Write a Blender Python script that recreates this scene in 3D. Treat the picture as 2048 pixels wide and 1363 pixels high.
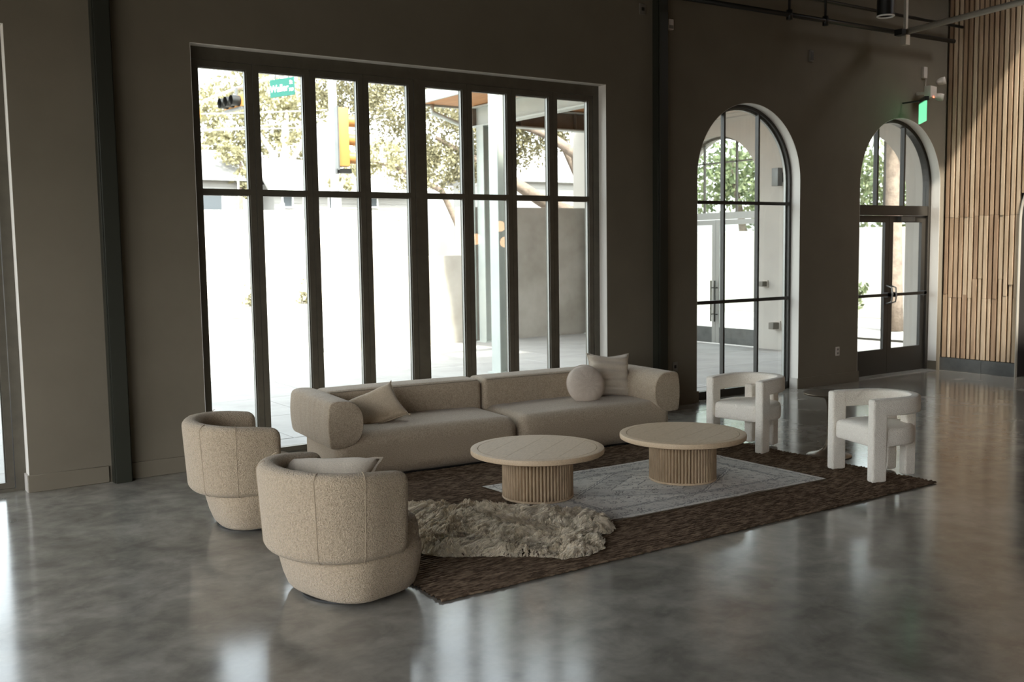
import bpy, bmesh, math, random
import numpy as np
from mathutils import Vector, Matrix, noise
random.seed(7); rng = np.random.default_rng(7)
PI = math.pi
for o in list(bpy.data.objects): bpy.data.objects.remove(o)
SC = bpy.context.scene
COL = SC.collection

# ------------------------------------------------------------------ camera
CAM_POS = Vector((0.0, -9.4306, 2.04))
YAW, PIT, ROL, F = math.radians(34.2893), math.radians(5.2608), math.radians(-0.8184), 2024.335
fw = Vector((math.sin(YAW)*math.cos(PIT), math.cos(YAW)*math.cos(PIT), -math.sin(PIT)))
r0 = Vector((math.cos(YAW), -math.sin(YAW), 0)); u0 = r0.cross(fw)
rt = r0*math.cos(ROL) + u0*math.sin(ROL); up = -r0*math.sin(ROL) + u0*math.cos(ROL)
cd = bpy.data.cameras.new('camera'); cam = bpy.data.objects.new('camera', cd); COL.objects.link(cam)
cam.matrix_world = Matrix(((rt.x, up.x, -fw.x, CAM_POS.x), (rt.y, up.y, -fw.y, CAM_POS.y), (rt.z, up.z, -fw.z, CAM_POS.z), (0, 0, 0, 1)))
cd.sensor_width = 36; cd.sensor_fit = 'HORIZONTAL'; cd.lens = F/2048*36; cd.clip_start = .05; cd.clip_end = 400
cd.dof.use_dof = True; cd.dof.focus_distance = 7.6; cd.dof.aperture_fstop = 3.2
SC.camera = cam

# ------------------------------------------------------------------ sky, sun, exposure
SUN_DIR = Vector((0.22, 1.0, -1.436)).normalized()
w = bpy.data.worlds.new('sky'); SC.world = w; w.use_nodes = True
nt = w.node_tree; bg = nt.nodes['Background']
st = nt.nodes.new('ShaderNodeTexSky'); st.sky_type = 'NISHITA'; st.sun_disc = False
st.sun_elevation = math.asin(-SUN_DIR.z); st.sun_rotation = math.atan2(-SUN_DIR.x, -SUN_DIR.y)
st.air_density = 1.0; st.dust_density = 3.0; st.ozone_density = 1.0
hs = nt.nodes.new('ShaderNodeHueSaturation'); hs.inputs['Saturation'].default_value = .22; nt.links.new(st.outputs[0], hs.inputs['Color'])
nt.links.new(hs.outputs[0], bg.inputs[0]); bg.inputs[1].default_value = 0.40
sl = bpy.data.lights.new('sun', 'SUN'); sun = bpy.data.objects.new('sun', sl); COL.objects.link(sun)
sl.energy = 3.6; sl.angle = math.radians(2.2); sl.color = (1.0, .93, .82)
sun.location = (0, -8, 30); sun.rotation_euler = SUN_DIR.to_track_quat('-Z', 'Y').to_euler()
SC.view_settings.view_transform = 'Standard'; SC.view_settings.look = 'None'
SC.view_settings.gamma = 1; SC.view_settings.use_curve_mapping = False
SC.view_settings.exposure = 1.75
SC.cycles.max_bounces = 10; SC.cycles.diffuse_bounces = 6; SC.cycles.glossy_bounces = 5
SC.cycles.transmission_bounces = 6; SC.cycles.transparent_max_bounces = 16
SC.cycles.sample_clamp_indirect = 6.0; SC.cycles.caustics_reflective = False; SC.cycles.caustics_refractive = False
SC.cycles.use_denoising = True

# ------------------------------------------------------------------ materials
def mat(name, color, rough=.6, metal=0.0, spec=.5, bump=None, var=None, coords='Object', coat=0, sheen=0, extra=None):
    """bump=(scale,strength,dist[,detail]) var=(scale,color2,lo,hi[,stretch])"""
    m = bpy.data.materials.new(name); m.use_nodes = True
    n, l = m.node_tree.nodes, m.node_tree.links
    b = n['Principled BSDF']
    b.inputs['Base Color'].default_value = (*color, 1); b.inputs['Roughness'].default_value = rough
    b.inputs['Metallic'].default_value = metal; b.inputs['Specular IOR Level'].default_value = spec
    b.inputs['Coat Weight'].default_value = coat; b.inputs['Sheen Weight'].default_value = sheen
    tc = n.new('ShaderNodeTexCoord'); out = tc.outputs[coords]
    if var:
        src = out
        if len(var) > 4:
            mp = n.new('ShaderNodeMapping'); mp.inputs['Scale'].default_value = var[4]; l.new(out, mp.inputs[0]); src = mp.outputs[0]
        t = n.new('ShaderNodeTexNoise'); t.inputs['Scale'].default_value = var[0]; t.inputs['Detail'].default_value = 6; t.inputs['Roughness'].default_value = .6
        l.new(src, t.inputs['Vector'])
        r = n.new('ShaderNodeMapRange'); r.inputs[1].default_value = var[2]; r.inputs[2].default_value = var[3]; l.new(t.outputs[0], r.inputs[0])
        mx = n.new('ShaderNodeMix'); mx.data_type = 'RGBA'; l.new(r.outputs[0], mx.inputs[0])
        mx.inputs[6].default_value = (*color, 1); mx.inputs[7].default_value = (*var[1], 1)
        l.new(mx.outputs[2], b.inputs['Base Color'])
    if bump:
        t = n.new('ShaderNodeTexNoise'); t.inputs['Scale'].default_value = bump[0]; t.inputs['Detail'].default_value = bump[3] if len(bump) > 3 else 2
        l.new(out, t.inputs['Vector'])
        bp = n.new('ShaderNodeBump'); bp.inputs['Strength'].default_value = bump[1]; bp.inputs['Distance'].default_value = bump[2]
        l.new(t.outputs[0], bp.inputs['Height']); l.new(bp.outputs[0], b.inputs['Normal'])
    if extra: extra(m, n, l, b, tc)
    return m

def boucle(name, c, c2, scale=1.0, depth=1.0):
    def ex(m, n, l, b, tc):
        t = n.new('ShaderNodeTexNoise'); t.inputs['Scale'].default_value = 95*scale; t.inputs['Detail'].default_value = 3; t.inputs['Distortion'].default_value = .8
        l.new(tc.outputs['Object'], t.inputs['Vector'])
        v = n.new('ShaderNodeTexVoronoi'); v.inputs['Scale'].default_value = 150*scale; l.new(tc.outputs['Object'], v.inputs['Vector'])
        a = n.new('ShaderNodeMath'); a.operation = 'SUBTRACT'; l.new(t.outputs[0], a.inputs[0])
        s = n.new('ShaderNodeMath'); s.operation = 'MULTIPLY'; s.inputs[1].default_value = .35; l.new(v.outputs[0], s.inputs[0]); l.new(s.outputs[0], a.inputs[1])
        bp = n.new('ShaderNodeBump'); bp.inputs['Strength'].default_value = .95*depth; bp.inputs['Distance'].default_value = .013/scale
        l.new(a.outputs[0], bp.inputs['Height']); l.new(bp.outputs[0], b.inputs['Normal'])
        r = n.new('ShaderNodeMapRange'); r.inputs[1].default_value = .1; r.inputs[2].default_value = .5; l.new(a.outputs[0], r.inputs[0])
        mx = n.new('ShaderNodeMix'); mx.data_type = 'RGBA'; l.new(r.outputs[0], mx.inputs[0])
        mx.inputs[6].default_value = (*c2, 1); mx.inputs[7].default_value = (*c, 1); l.new(mx.outputs[2], b.inputs['Base Color'])
    return mat(name, c, .95, spec=.15, sheen=.25, extra=ex)

def linen(name, c, c2, folds=False):
    def ex(m, n, l, b, tc):
        t = n.new('ShaderNodeTexNoise'); t.inputs['Scale'].default_value = 120; t.inputs['Detail'].default_value = 3; t.inputs['Roughness'].default_value = .75
        l.new(tc.outputs['Object'], t.inputs['Vector'])
        mr = n.new('ShaderNodeMapRange'); mr.inputs[1].default_value = .33; mr.inputs[2].default_value = .67; l.new(t.outputs[0], mr.inputs[0])
        mx = n.new('ShaderNodeMix'); mx.data_type = 'RGBA'; l.new(mr.outputs[0], mx.inputs[0])
        mx.inputs[6].default_value = (*c2, 1); mx.inputs[7].default_value = (*c, 1); l.new(mx.outputs[2], b.inputs['Base Color'])
        bp = n.new('ShaderNodeBump'); bp.inputs['Strength'].default_value = .8; bp.inputs['Distance'].default_value = .004
        l.new(t.outputs[0], bp.inputs['Height'])
        if folds:
            mp = n.new('ShaderNodeMapping'); mp.inputs['Scale'].default_value = (3.5, 7.5, .7); l.new(tc.outputs['Object'], mp.inputs[0])
            f = n.new('ShaderNodeTexNoise'); f.inputs['Scale'].default_value = 1.6; f.inputs['Detail'].default_value = 1; l.new(mp.outputs[0], f.inputs['Vector'])
            b2 = n.new('ShaderNodeBump'); b2.inputs['Strength'].default_value = .8; b2.inputs['Distance'].default_value = .012
            l.new(f.outputs[0], b2.inputs['Height']); l.new(bp.outputs[0], b2.inputs['Normal']); l.new(b2.outputs[0], b.inputs['Normal'])
        else: l.new(bp.outputs[0], b.inputs['Normal'])
    return mat(name, c, .9, spec=.2, sheen=.2, extra=ex)

def wood(name, c, c2, axis='X', scale=9, rough=.55):
    st_ = {'X': (1, 9, 9), 'Y': (9, 1, 9), 'Z': (9, 9, 1)}[axis]
    return mat(name, c, rough, var=(scale/3, c2, .35, .68, st_), bump=(60, .12, .002))

M = {}
M['plaster'] = mat('plaster', (.172, .149, .110), .85, var=(.9, (.146, .126, .092), .35, .7), bump=(14, .25, .006, 6), spec=.3)
M['ceiling'] = mat('ceiling_paint', (.045, .042, .036), .9)
M['steel_dark'] = mat('dark_steel', (.022, .023, .016), .45, spec=.4, bump=(30, .05, .002))
M['frame'] = mat('bronze_frame', (.105, .092, .068), .42, metal=.1, spec=.5, var=(7, (.075, .066, .05), .3, .7))
M['frame_dark'] = mat('black_bronze_frame', (.032, .028, .022), .42, spec=.5)
M['alu'] = mat('grey_aluminium', (.33, .33, .31), .4, metal=.4)
M['paint_grey'] = mat('pale_grey_steel_paint', (.46, .49, .46), .5, var=(2, (.40, .43, .41), .4, .7))
M['beam_brown'] = mat('brown_paint_and_shade', (.16, .125, .095), .6, var=(3, (.12, .09, .07), .4, .7))
M['soffit'] = wood('soffit_wood', (.55, .27, .11), (.42, .19, .075), 'Y')
M['stucco'] = mat('white_stucco', (.50, .47, .425), .9, bump=(25, .3, .006, 5), var=(1.2, (.44, .41, .37), .4, .75))
M['concrete_wall'] = mat('cast_concrete', (.52, .485, .435), .85, var=(1.1, (.38, .345, .30), .38, .68), bump=(18, .15, .004, 5))
M['patio'] = mat('patio_concrete', (.36, .352, .335), .75, var=(1.6, (.28, .273, .26), .35, .7), bump=(30, .1, .003, 5))
M['street'] = mat('pale_paving', (.285, .275, .255), .85, var=(.5, (.24, .232, .215), .4, .7))
M['sofa'] = linen('sofa_linen', (.50, .405, .295), (.25, .195, .135))
M['sofa_arm'] = linen('sofa_linen_creased', (.50, .405, .295), (.25, .195, .135), True)
M['piping'] = mat('seam_thread', (.12, .10, .075), .9)
M['seam'] = mat('seam_brown', (.20, .165, .12), .95)  # darker brown for the piping and the bound rug edge
M['tan'] = boucle('tan_boucle', (.53, .425, .30), (.35, .275, .185))
M['white_boucle'] = boucle('cream_boucle', (.92, .86, .755), (.82, .755, .65), .95, .6)
M['cush_lin'] = linen('cushion_linen', (.56, .45, .32), (.40, .315, .215), True)
M['cush_white'] = boucle('cushion_fleece', (.68, .58, .48), (.58, .49, .40), 1.8)
M['cush_ribbed'] = boucle('cushion_ribbed', (.66, .58, .47), (.56, .48, .38), 1.8)
M['cush_pale'] = linen('pale_cushion', (.66, .57, .45), (.50, .43, .33), True)
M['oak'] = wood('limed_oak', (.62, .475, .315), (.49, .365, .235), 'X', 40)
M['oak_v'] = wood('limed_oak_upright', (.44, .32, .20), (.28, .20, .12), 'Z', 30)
M['cedar'] = [wood('batten_'+k, a, b_, 'Z', 7, .7) for k, a, b_ in (('tan', (.52, .37, .24), (.36, .24, .145)), ('pale', (.64, .50, .35), (.48, .35, .22)), ('brown', (.42, .285, .18), (.29, .185, .11)))]
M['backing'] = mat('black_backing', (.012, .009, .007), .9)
M['base_metal'] = mat('grey_base_metal', (.16, .165, .16), .4, metal=.5, var=(4, (.11, .115, .11), .4, .7))
M['bronze'] = mat('aged_bronze', (.20, .155, .105), .33, metal=.75, var=(6, (.10, .08, .06), .4, .7))
M['black'] = mat('black_satin', (.010, .010, .009), .4)
M['white_plastic'] = mat('white_plastic', (.55, .50, .44), .5)
M['box_grey'] = mat('grey_box', (.17, .155, .13), .6)
M['conduit'] = mat('grey_conduit', (.50, .47, .40), .45, metal=.3)
M['tile_white'] = mat('white_siding', (.36, .35, .335), .8)
M['roof_pale'] = mat('pale_shingle', (.30, .29, .28), .85, var=(3, (.24, .235, .225), .4, .7))
M['win_dark'] = mat('house_glass', (.07, .08, .09), .4)
M['bark'] = mat('oak_bark', (.20, .155, .12), .9, var=(6, (.12, .09, .07), .4, .7), bump=(20, .6, .02, 5))
M['bark_pale'] = mat('pale_bark', (.46, .42, .38), .9, var=(5, (.32, .28, .25), .4, .7))
M['yellow'] = mat('signal_yellow', (.42, .20, .055), .5)
M['green_sign'] = mat('street_sign_green', (.008, .12, .09), .45)
M['white'] = mat('white_reflective', (.86, .86, .83), .5)
M['wire'] = mat('cable', (.45, .44, .42), .6)
def leafmat(name, c, c2):
    def ex(m, n, l, b, tc):
        g = n.new('ShaderNodeNewGeometry'); mx = n.new('ShaderNodeMix'); mx.data_type = 'RGBA'
        l.new(g.outputs['Random Per Island'], mx.inputs[0]); mx.inputs[6].default_value = (*c, 1); mx.inputs[7].default_value = (*c2, 1)
        l.new(mx.outputs[2], b.inputs['Base Color'])
        tr = n.new('ShaderNodeBsdfTranslucent'); l.new(mx.outputs[2], tr.inputs[0])
        ms = n.new('ShaderNodeMixShader'); ms.inputs[0].default_value = .35
        l.new(b.outputs[0], ms.inputs[1]); l.new(tr.outputs[0], ms.inputs[2]); l.new(ms.outputs[0], n['Material Output'].inputs[0])
    return mat(name, c, .6, extra=ex)
M['leaf_oak'] = leafmat('oak_leaf', (.13, .118, .06), (.31, .28, .17))
M['leaf_pale'] = leafmat('pale_leaf', (.26, .24, .13), (.42, .39, .25))
M['leaf_green'] = leafmat('green_leaf', (.085, .12, .055), (.22, .25, .13))
def emis(name, c, s):
    m = bpy.data.materials.new(name); m.use_nodes = True; b = m.node_tree.nodes['Principled BSDF']
    b.inputs['Base Color'].default_value = (.1, .1, .1, 1); b.inputs['Emission Color'].default_value = (*c, 1); b.inputs['Emission Strength'].default_value = s
    return m
M['exit'] = emis('exit_glow', (.12, .55, .26), .6)
M['exit_text'] = emis('exit_letters', (.35, .85, .6), 1.1)
M['red_led'] = emis('red_led', (1, .08, .04), 3)
M['globe'] = emis('warm_globe', (1, .55, .26), 9)
def glass():
    m = bpy.data.materials.new('window_glass'); m.use_nodes = True; n, l = m.node_tree.nodes, m.node_tree.links
    n.remove(n['Principled BSDF']); t = n.new('ShaderNodeBsdfTransparent'); g = n.new('ShaderNodeBsdfGlossy'); g.inputs['Roughness'].default_value = .01
    t.inputs[0].default_value = (.93, .96, .945, 1)
    f = n.new('ShaderNodeFresnel'); f.inputs[0].default_value = 1.45
    ge = n.new('ShaderNodeNewGeometry'); mu = n.new('ShaderNodeMath'); mu.operation = 'SUBTRACT'; mu.use_clamp = True; l.new(f.outputs[0], mu.inputs[0]); l.new(ge.outputs['Backfacing'], mu.inputs[1])   # one reflection per pane
    x = n.new('ShaderNodeMixShader'); l.new(mu.outputs[0], x.inputs[0]); l.new(t.outputs[0], x.inputs[1]); l.new(g.outputs[0], x.inputs[2]); l.new(x.outputs[0], n['Material Output'].inputs[0])
    return m
M['glass'] = glass()

def floor_mat():
    def ex(m, n, l, b, tc):
        O = tc.outputs['Object']
        def noi(s, d, dist=0, mp=None):
            t = n.new('ShaderNodeTexNoise'); t.inputs['Scale'].default_value = s; t.inputs['Detail'].default_value = d; t.inputs['Distortion'].default_value = dist; t.inputs['Roughness'].default_value = .62
            if mp: 
                q = n.new('ShaderNodeMapping'); q.inputs['Scale'].default_value = mp; q.inputs['Rotation'].default_value = (0, 0, .5); l.new(O, q.inputs[0]); l.new(q.outputs[0], t.inputs['Vector'])
            else: l.new(O, t.inputs['Vector'])
            return t
        a = noi(.75, 8, .6); c = noi(4.2, 9, .3)
        r = n.new('ShaderNodeValToRGB'); l.new(a.outputs[0], r.inputs[0])
        r.color_ramp.elements[0].position = .3; r.color_ramp.elements[0].color = (.165, .154, .130, 1)
        r.color_ramp.elements[1].position = .7; r.color_ramp.elements[1].color = (.335, .315, .272, 1)
        r2 = n.new('ShaderNodeValToRGB'); l.new(c.outputs[0], r2.inputs[0])
        r2.color_ramp.elements[0].position = .36; r2.color_ramp.elements[0].color = (.74, .74, .74, 1); r2.color_ramp.elements[1].position = .66; r2.color_ramp.elements[1].color = (1.18, 1.18, 1.17, 1)
        mx = n.new('ShaderNodeMix'); mx.data_type = 'RGBA'; mx.blend_type = 'MULTIPLY'; mx.inputs[0].default_value = 1
        l.new(r.outputs[0], mx.inputs[6]); l.new(r2.outputs[0], mx.inputs[7])
        # pale scuffs
        s = n.new('ShaderNodeTexNoise'); s.inputs['Scale'].default_value = 3.2; s.inputs['Detail'].default_value = 4; s.inputs['Distortion'].default_value = 3.0; l.new(O, s.inputs['Vector'])
        sr = n.new('ShaderNodeMapRange'); sr.inputs[1].default_value = .66; sr.inputs[2].default_value = .74; sr.inputs[4].default_value = .28; l.new(s.outputs[0], sr.inputs[0])
        m2 = n.new('ShaderNodeMix'); m2.data_type = 'RGBA'; l.new(sr.outputs[0], m2.inputs[0]); l.new(mx.outputs[2], m2.inputs[6]); m2.inputs[7].default_value = (.32, .31, .29, 1)
        l.new(m2.outputs[2], b.inputs['Base Color'])
        rr = n.new('ShaderNodeMapRange'); rr.inputs[3].default_value = .10; rr.inputs[4].default_value = .20; l.new(c.outputs[0], rr.inputs[0]); l.new(rr.outputs[0], b.inputs['Roughness'])
        bp = n.new('ShaderNodeBump'); bp.inputs['Strength'].default_value = .03; bp.inputs['Distance'].default_value = .01
        l.new(noi(1.6, 2).outputs[0], bp.inputs['Height']); l.new(bp.outputs[0], b.inputs['Normal'])
    return mat('polished_concrete', (.12, .12, .11), .15, spec=.65, extra=ex)
M['floor'] = floor_mat()

# ------------------------------------------------------------------ helpers
def bx(bm, x0, x1, y0, y1, z0, z1):
    v = [bm.verts.new(p) for p in ((x0,y0,z0),(x1,y0,z0),(x1,y1,z0),(x0,y1,z0),(x0,y0,z1),(x1,y0,z1),(x1,y1,z1),(x0,y1,z1))]
    for f in ((0,3,2,1),(4,5,6,7),(0,1,5,4),(1,2,6,5),(2,3,7,6),(3,0,4,7)): bm.faces.new([v[i] for i in f])
    return v
def link(name, me, m=None, parent=None, loc=None):
    o = bpy.data.objects.new(name, me); COL.objects.link(o)
    if m is not None and me is not None and not me.materials: me.materials.append(m)
    if parent is not None: o.parent = parent
    if loc is not None: o.location = loc
    return o
def fin(name, bm, m, parent=None, smooth=False, loc=None, angle=None):
    bmesh.ops.recalc_face_normals(bm, faces=bm.faces)
    me = bpy.data.meshes.new(name); bm.to_mesh(me); bm.free()
    if smooth:
        me.shade_smooth()
        if angle: me.set_sharp_from_angle(angle=math.radians(angle))
    return link(name, me, m, parent, loc)
def box(name, x0, x1, y0, y1, z0, z1, m, parent=None, bev=0, seg=2):
    bm = bmesh.new(); bx(bm, x0, x1, y0, y1, z0, z1)
    if bev: bmesh.ops.bevel(bm, geom=bm.edges[:], offset=bev, segments=seg, profile=.6, affect='EDGES')
    return fin(name, bm, m, parent, bool(bev), angle=None if bev > .015 else 40)
def tag(o, label=None, cat=None, group=None, kind=None):
    if label: o['label'] = label
    if cat: o['category'] = cat
    if group: o['group'] = group
    if kind: o['kind'] = kind
    return o
def empty(name, loc=(0,0,0), rz=0, **k):
    o = bpy.data.objects.new(name, None); COL.objects.link(o); o.location = loc; o.rotation_euler = (0, 0, rz); o.empty_display_size = .1
    return tag(o, **k)
def tube(bm, pts, rad, n=10, cap=True):
    pts = [Vector(p) for p in pts]; R = rad if isinstance(rad, (list, tuple)) else [rad]*len(pts); prev = None; rings = []
    for i, p in enumerate(pts):
        d = (pts[min(i+1, len(pts)-1)] - pts[max(i-1, 0)]).normalized()
        a = Vector((0,0,1)) if abs(d.z) < .9 else Vector((1,0,0))
        if prev is not None: a = prev
        x = (a - d*a.dot(d)).normalized(); prev = x; y = d.cross(x)
        rings.append([bm.verts.new(p + (x*math.cos(t) + y*math.sin(t))*R[i]) for t in [2*PI*k/n for k in range(n)]])
    for a, b in zip(rings, rings[1:]):
        for k in range(n): bm.faces.new((a[k], a[(k+1)%n], b[(k+1)%n], b[k]))
    if cap: bm.faces.new(rings[0][::-1]); bm.faces.new(rings[-1])
def lathe(bm, prof, n=48, cx=0, cy=0):
    rings = []
    for r, z in prof:
        if r < 1e-5: rings.append([bm.verts.new((cx, cy, z))])
        else: rings.append([bm.verts.new((cx+r*math.cos(2*PI*k/n), cy+r*math.sin(2*PI*k/n), z)) for k in range(n)])
    for a, b in zip(rings, rings[1:]):
        for k in range(n):
            q = [a[k%len(a)], a[(k+1)%len(a)], b[(k+1)%len(b)], b[k%len(b)]]; q2 = []
            for v in q:
                if v not in q2: q2.append(v)
            if len(q2) > 2: bm.faces.new(q2)
def loft(bm, rings, cap=True, closed=True):
    R = [[bm.verts.new(p) for p in r] for r in rings]; n = len(R[0])
    for a, b in zip(R, R[1:]):
        for k in range(n if closed else n-1): bm.faces.new((a[k], a[(k+1)%n], b[(k+1)%n], b[k]))
    if cap:
        for r in (R[0], R[-1]):
            c = bm.verts.new(sum((v.co for v in r), Vector())/n)
            for k in range(n): bm.faces.new((r[k], r[(k+1)%n], c))
    return R
def sweep(bm, path, sec, end=.04):
    """path: 2-D plan polyline [(x,y)], sec(t) -> closed list of (n,z) around the path; rounded ends"""
    P = [Vector((p[0], p[1])) for p in path]; L = [0]
    for a, b in zip(P, P[1:]): L.append(L[-1] + (b-a).length)
    T = L[-1]; ss = [0, end*.04, end*.15, end*.4, end*.7, end]; k = max(2, int((T-2*end)/.03))
    S = ss + [end + (T-2*end)*i/k for i in range(1, k)] + [T-q for q in ss[::-1]]
    rings = []
    for s in S:
        i = max(j for j in range(len(L)-1) if L[j] <= s + 1e-9); u = (s-L[i])/(L[i+1]-L[i]); p = P[i].lerp(P[i+1], u)
        def tan(j): return (P[min(j+1, len(P)-1)] - P[max(j-1, 0)]).normalized()
        d = tan(i).lerp(tan(i+1), u).normalized(); nn = Vector((-d.y, d.x))
        e = min(s, T-s); q = 1.0 if e >= end else math.sqrt(max(0, 1-(1-e/end)**2))
        pts = sec(s/T); cn = sum(a for a, b in pts)/len(pts); cz = sum(b for a, b in pts)/len(pts)
        hn = max(abs(a-cn) for a, b in pts); hz = max(abs(b-cz) for a, b in pts)
        fn = (hn - end + end*q)/hn if hn > end else max(q, .02); fz = (hz - end + end*q)/hz if hz > end else max(q, .02)
        rings.append([(p.x + nn.x*(cn+(a-cn)*fn), p.y + nn.y*(cn+(a-cn)*fn), cz+(b-cz)*fz) for a, b in pts])
    loft(bm, rings)
def rrect(w_, z0, z1, r, n=5, cx=0):
    out = []
    for (sx, zz, a0) in ((1, z0, -PI/2), (1, z1, 0), (-1, z1, PI/2), (-1, z0, PI)):
        c = (cx + sx*(w_/2-r), (z0+r) if zz == z0 else (z1-r))
        for i in range(n+1): a = a0 + PI/2*i/n; out.append((c[0]+r*math.cos(a), c[1]+r*math.sin(a)))
    return out
def copy_tree(o, parent=None):
    c = o.copy(); COL.objects.link(c)
    if parent is not None: c.parent = parent
    for ch in list(o.children): copy_tree(ch, c)
    return c

# ================================================================== ROOM SHELL
ZC = 6.3; TH = .30; ZP = 9.2
WINS = [(-3.521, 1.385, 3.946), (2.922, 7.828, 3.946)]
ARCH = [(9.326, 11.303, 3.896), (12.612, 14.598, 3.896)]
def arch_panel(bm, x0, x1, top, ztop, y0, y1, n=28):
    r = (x1-x0)/2; cx = (x0+x1)/2; zs = top - r
    P = [(cx - r*math.cos(PI*k/n), zs + r*math.sin(PI*k/n)) for k in range(n+1)]
    for a, b in zip(P, P[1:]):
        v = [bm.verts.new(p) for p in ((a[0],y0,a[1]),(b[0],y0,b[1]),(b[0],y0,ztop),(a[0],y0,ztop),(a[0],y1,a[1]),(b[0],y1,b[1]),(b[0],y1,ztop),(a[0],y1,ztop))]
        for f in ((0,1,2,3),(7,6,5,4),(4,5,1,0),(3,2,6,7)): bm.faces.new([v[i] for i in f])
    for s, p in ((0, x0), (1, x1)): pass
bm = bmesh.new(); xs = [-3.6]; 
for (a, b, t) in WINS + ARCH:
    bx(bm, xs[-1], a, 0, TH, 0, ZP); xs.append(b)
bx(bm, xs[-1], 15.2, 0, TH, 0, ZP)
for a, b, t in WINS: bx(bm, a, b, 0, TH, t, ZP)
for a, b, t in ARCH: arch_panel(bm, a, b, t, ZP, 0, TH)
fl = fin('wall_back', bm, M['plaster']); tag(fl, 'taupe plastered wall with the folding windows and two arched openings', 'wall', kind='structure')
fl = box('floor', -3.9, 15.3, -16.3, .32, -.12, 0, M['floor']); tag(fl, 'polished grey concrete floor with cloudy mottling', 'floor', kind='structure')
# ceiling with an added unseen slot that throws sun on the battens
bm = bmesh.new(); SX0, SX1, SY0, SY1 = 13.75, 14.62, -5.3, -2.2
for a in ((-3.9, SX0, -16.3, 0), (SX1, 15.3, -16.3, 0), (SX0, SX1, -16.3, SY0), (SX0, SX1, SY1, 0)): bx(bm, *a, ZC, ZC+.12)
tag(fin('ceiling', bm, M['ceiling']), 'dark exposed ceiling high over the lounge', 'ceiling', kind='structure')
bm = bmesh.new()
def wall_with(bm, axis, c0, c1, s0, s1, ops, z1):
    """wall plane across axis, span s0..s1, rectangular openings (a,b,zb,zt)"""
    cur = s0
    def B(a, b, za, zb):
        if b-a > 1e-4 and zb-za > 1e-4:
            bx(bm, *((c0, c1, a, b) if axis == 'x' else (a, b, c0, c1)), za, zb)
    for a, b, zb, zt in ops: B(cur, a, 0, z1); B(a, b, 0, zb); B(a, b, zt, z1); cur = b
    B(cur, s1, 0, z1)
LOPS = [(-12.6, -9.0, .08, 4.2), (-8.6, -5.0, .08, 4.2), (-4.6, -.9, .08, 4.2)]
wall_with(bm, 'x', -3.9, -3.6, -16.3, .3, LOPS, ZC)
tag(fin('wall_left', bm, M['plaster']), 'plastered side wall with tall window openings', 'wall', kind='structure')
bm = bmesh.new(); FOPS = [(2.0, 3.0, .4, 2.4)]
wall_with(bm, 'y', -16.3, -16.0, -3.9, 15.3, FOPS, ZC)
tag(fin('wall_front', bm, M['plaster']), 'plastered wall opposite the courtyard windows', 'wall', kind='structure')

# right wall: dark backing with an arched doorway, battens in front
YJ, RJ = -1.245, 1.05; YJ2 = YJ - 2*RJ; ZJ = 2.35
bm = bmesh.new(); X0, X1 = 14.745, 15.0
def byz(bm, y0, y1, z0, z1): bx(bm, X0, X1, y0, y1, z0, z1)
byz(bm, YJ, 0, 0, ZC); byz(bm, -16.3, YJ2, 0, ZC)
n = 24; cy = (YJ+YJ2)/2
P = [(cy - RJ*math.cos(PI*k/n), ZJ + RJ*math.sin(PI*k/n)) for k in range(n+1)]
for a, b in zip(P, P[1:]):
    v = [bm.verts.new(p) for p in ((X0,a[0],a[1]),(X0,b[0],b[1]),(X0,b[0],ZC),(X0,a[0],ZC),(X1,a[0],a[1]),(X1,b[0],b[1]),(X1,b[0],ZC),(X1,a[0],ZC))]
    for f in ((0,3,2,1),(4,5,6,7),(0,1,5,4),(3,7,6,2)): bm.faces.new([v[i] for i in f])
wr = fin('wall_right', bm, M['backing']); tag(wr, 'wall clad in upright wooden battens with a dark arched doorway', 'wall', kind='structure')
def arch_z(y):   # lower limit of battens above the doorway
    if YJ2 < y < YJ: return ZJ + math.sqrt(max(0, RJ**2 - (y-cy)**2))
    return .215
pitch = .0815; k = 0; y = -.035
while y > -4.2:
    wdt = .058 if k % 2 else .046
    widb = (.064, .040)[k % 2]
    zlo = max(arch_z(y), arch_z(y-wdt)) if y-wdt < YJ else .215
    if zlo > .3: zlo = max(arch_z(min(y, -1.3)), arch_z(y-wdt))+.01
    s1 = 1.16 + random.choice([0, .02, .05, .22, .30, .14]); s2 = 2.40 + random.choice([0, .01, .03, .02])
    for (a, b, ww) in ((zlo, s1, widb), (s1+.004, s2, .056 if k % 3 else .050), (s2+.004, ZC-.01, .052)):
        a = max(a, zlo)
        if b - a < .08: continue
        pr = 14.700 + random.uniform(-.003, .003); c = y-.028
        box('batten', pr, 14.747, c-ww/2, c+ww/2, a, b, random.choice(M['cedar']), wr)
    y -= pitch; k += 1
# metal edge trim round the doorway + baseboard + unlit room beyond
bm = bmesh.new(); pts = [(YJ+.002, 0.0)] + [(cy + (RJ+.002)*math.cos(PI*k/24), ZJ + (RJ+.002)*math.sin(PI*k/24)) for k in range(25)] + [(YJ2, 0.0)]
for a, b in zip(pts, pts[1:]):
    va = [Vector((14.690, a[0], a[1])), Vector((14.690, b[0], b[1])), Vector((14.760, b[0], b[1])), Vector((14.760, a[0], a[1]))]
    da = Vector((0, (b[1]-a[1]), -(b[0]-a[0]))).normalized()*.012
    v = [bm.verts.new(p) for p in va] + [bm.verts.new(p+da) for p in va]
    for f in ((0,1,2,3),(7,6,5,4),(0,4,5,1),(2,6,7,3),(1,5,6,2),(0,3,7,4)): bm.faces.new([v[i] for i in f])
tag(fin('trim_1', bm, M['conduit']), 'thin grey metal edge around the dark arched doorway', 'trim', kind='structure')
bb = empty('baseboard_right', label='grey metal skirting below the wooden battens', cat='baseboard', kind='structure')
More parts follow.
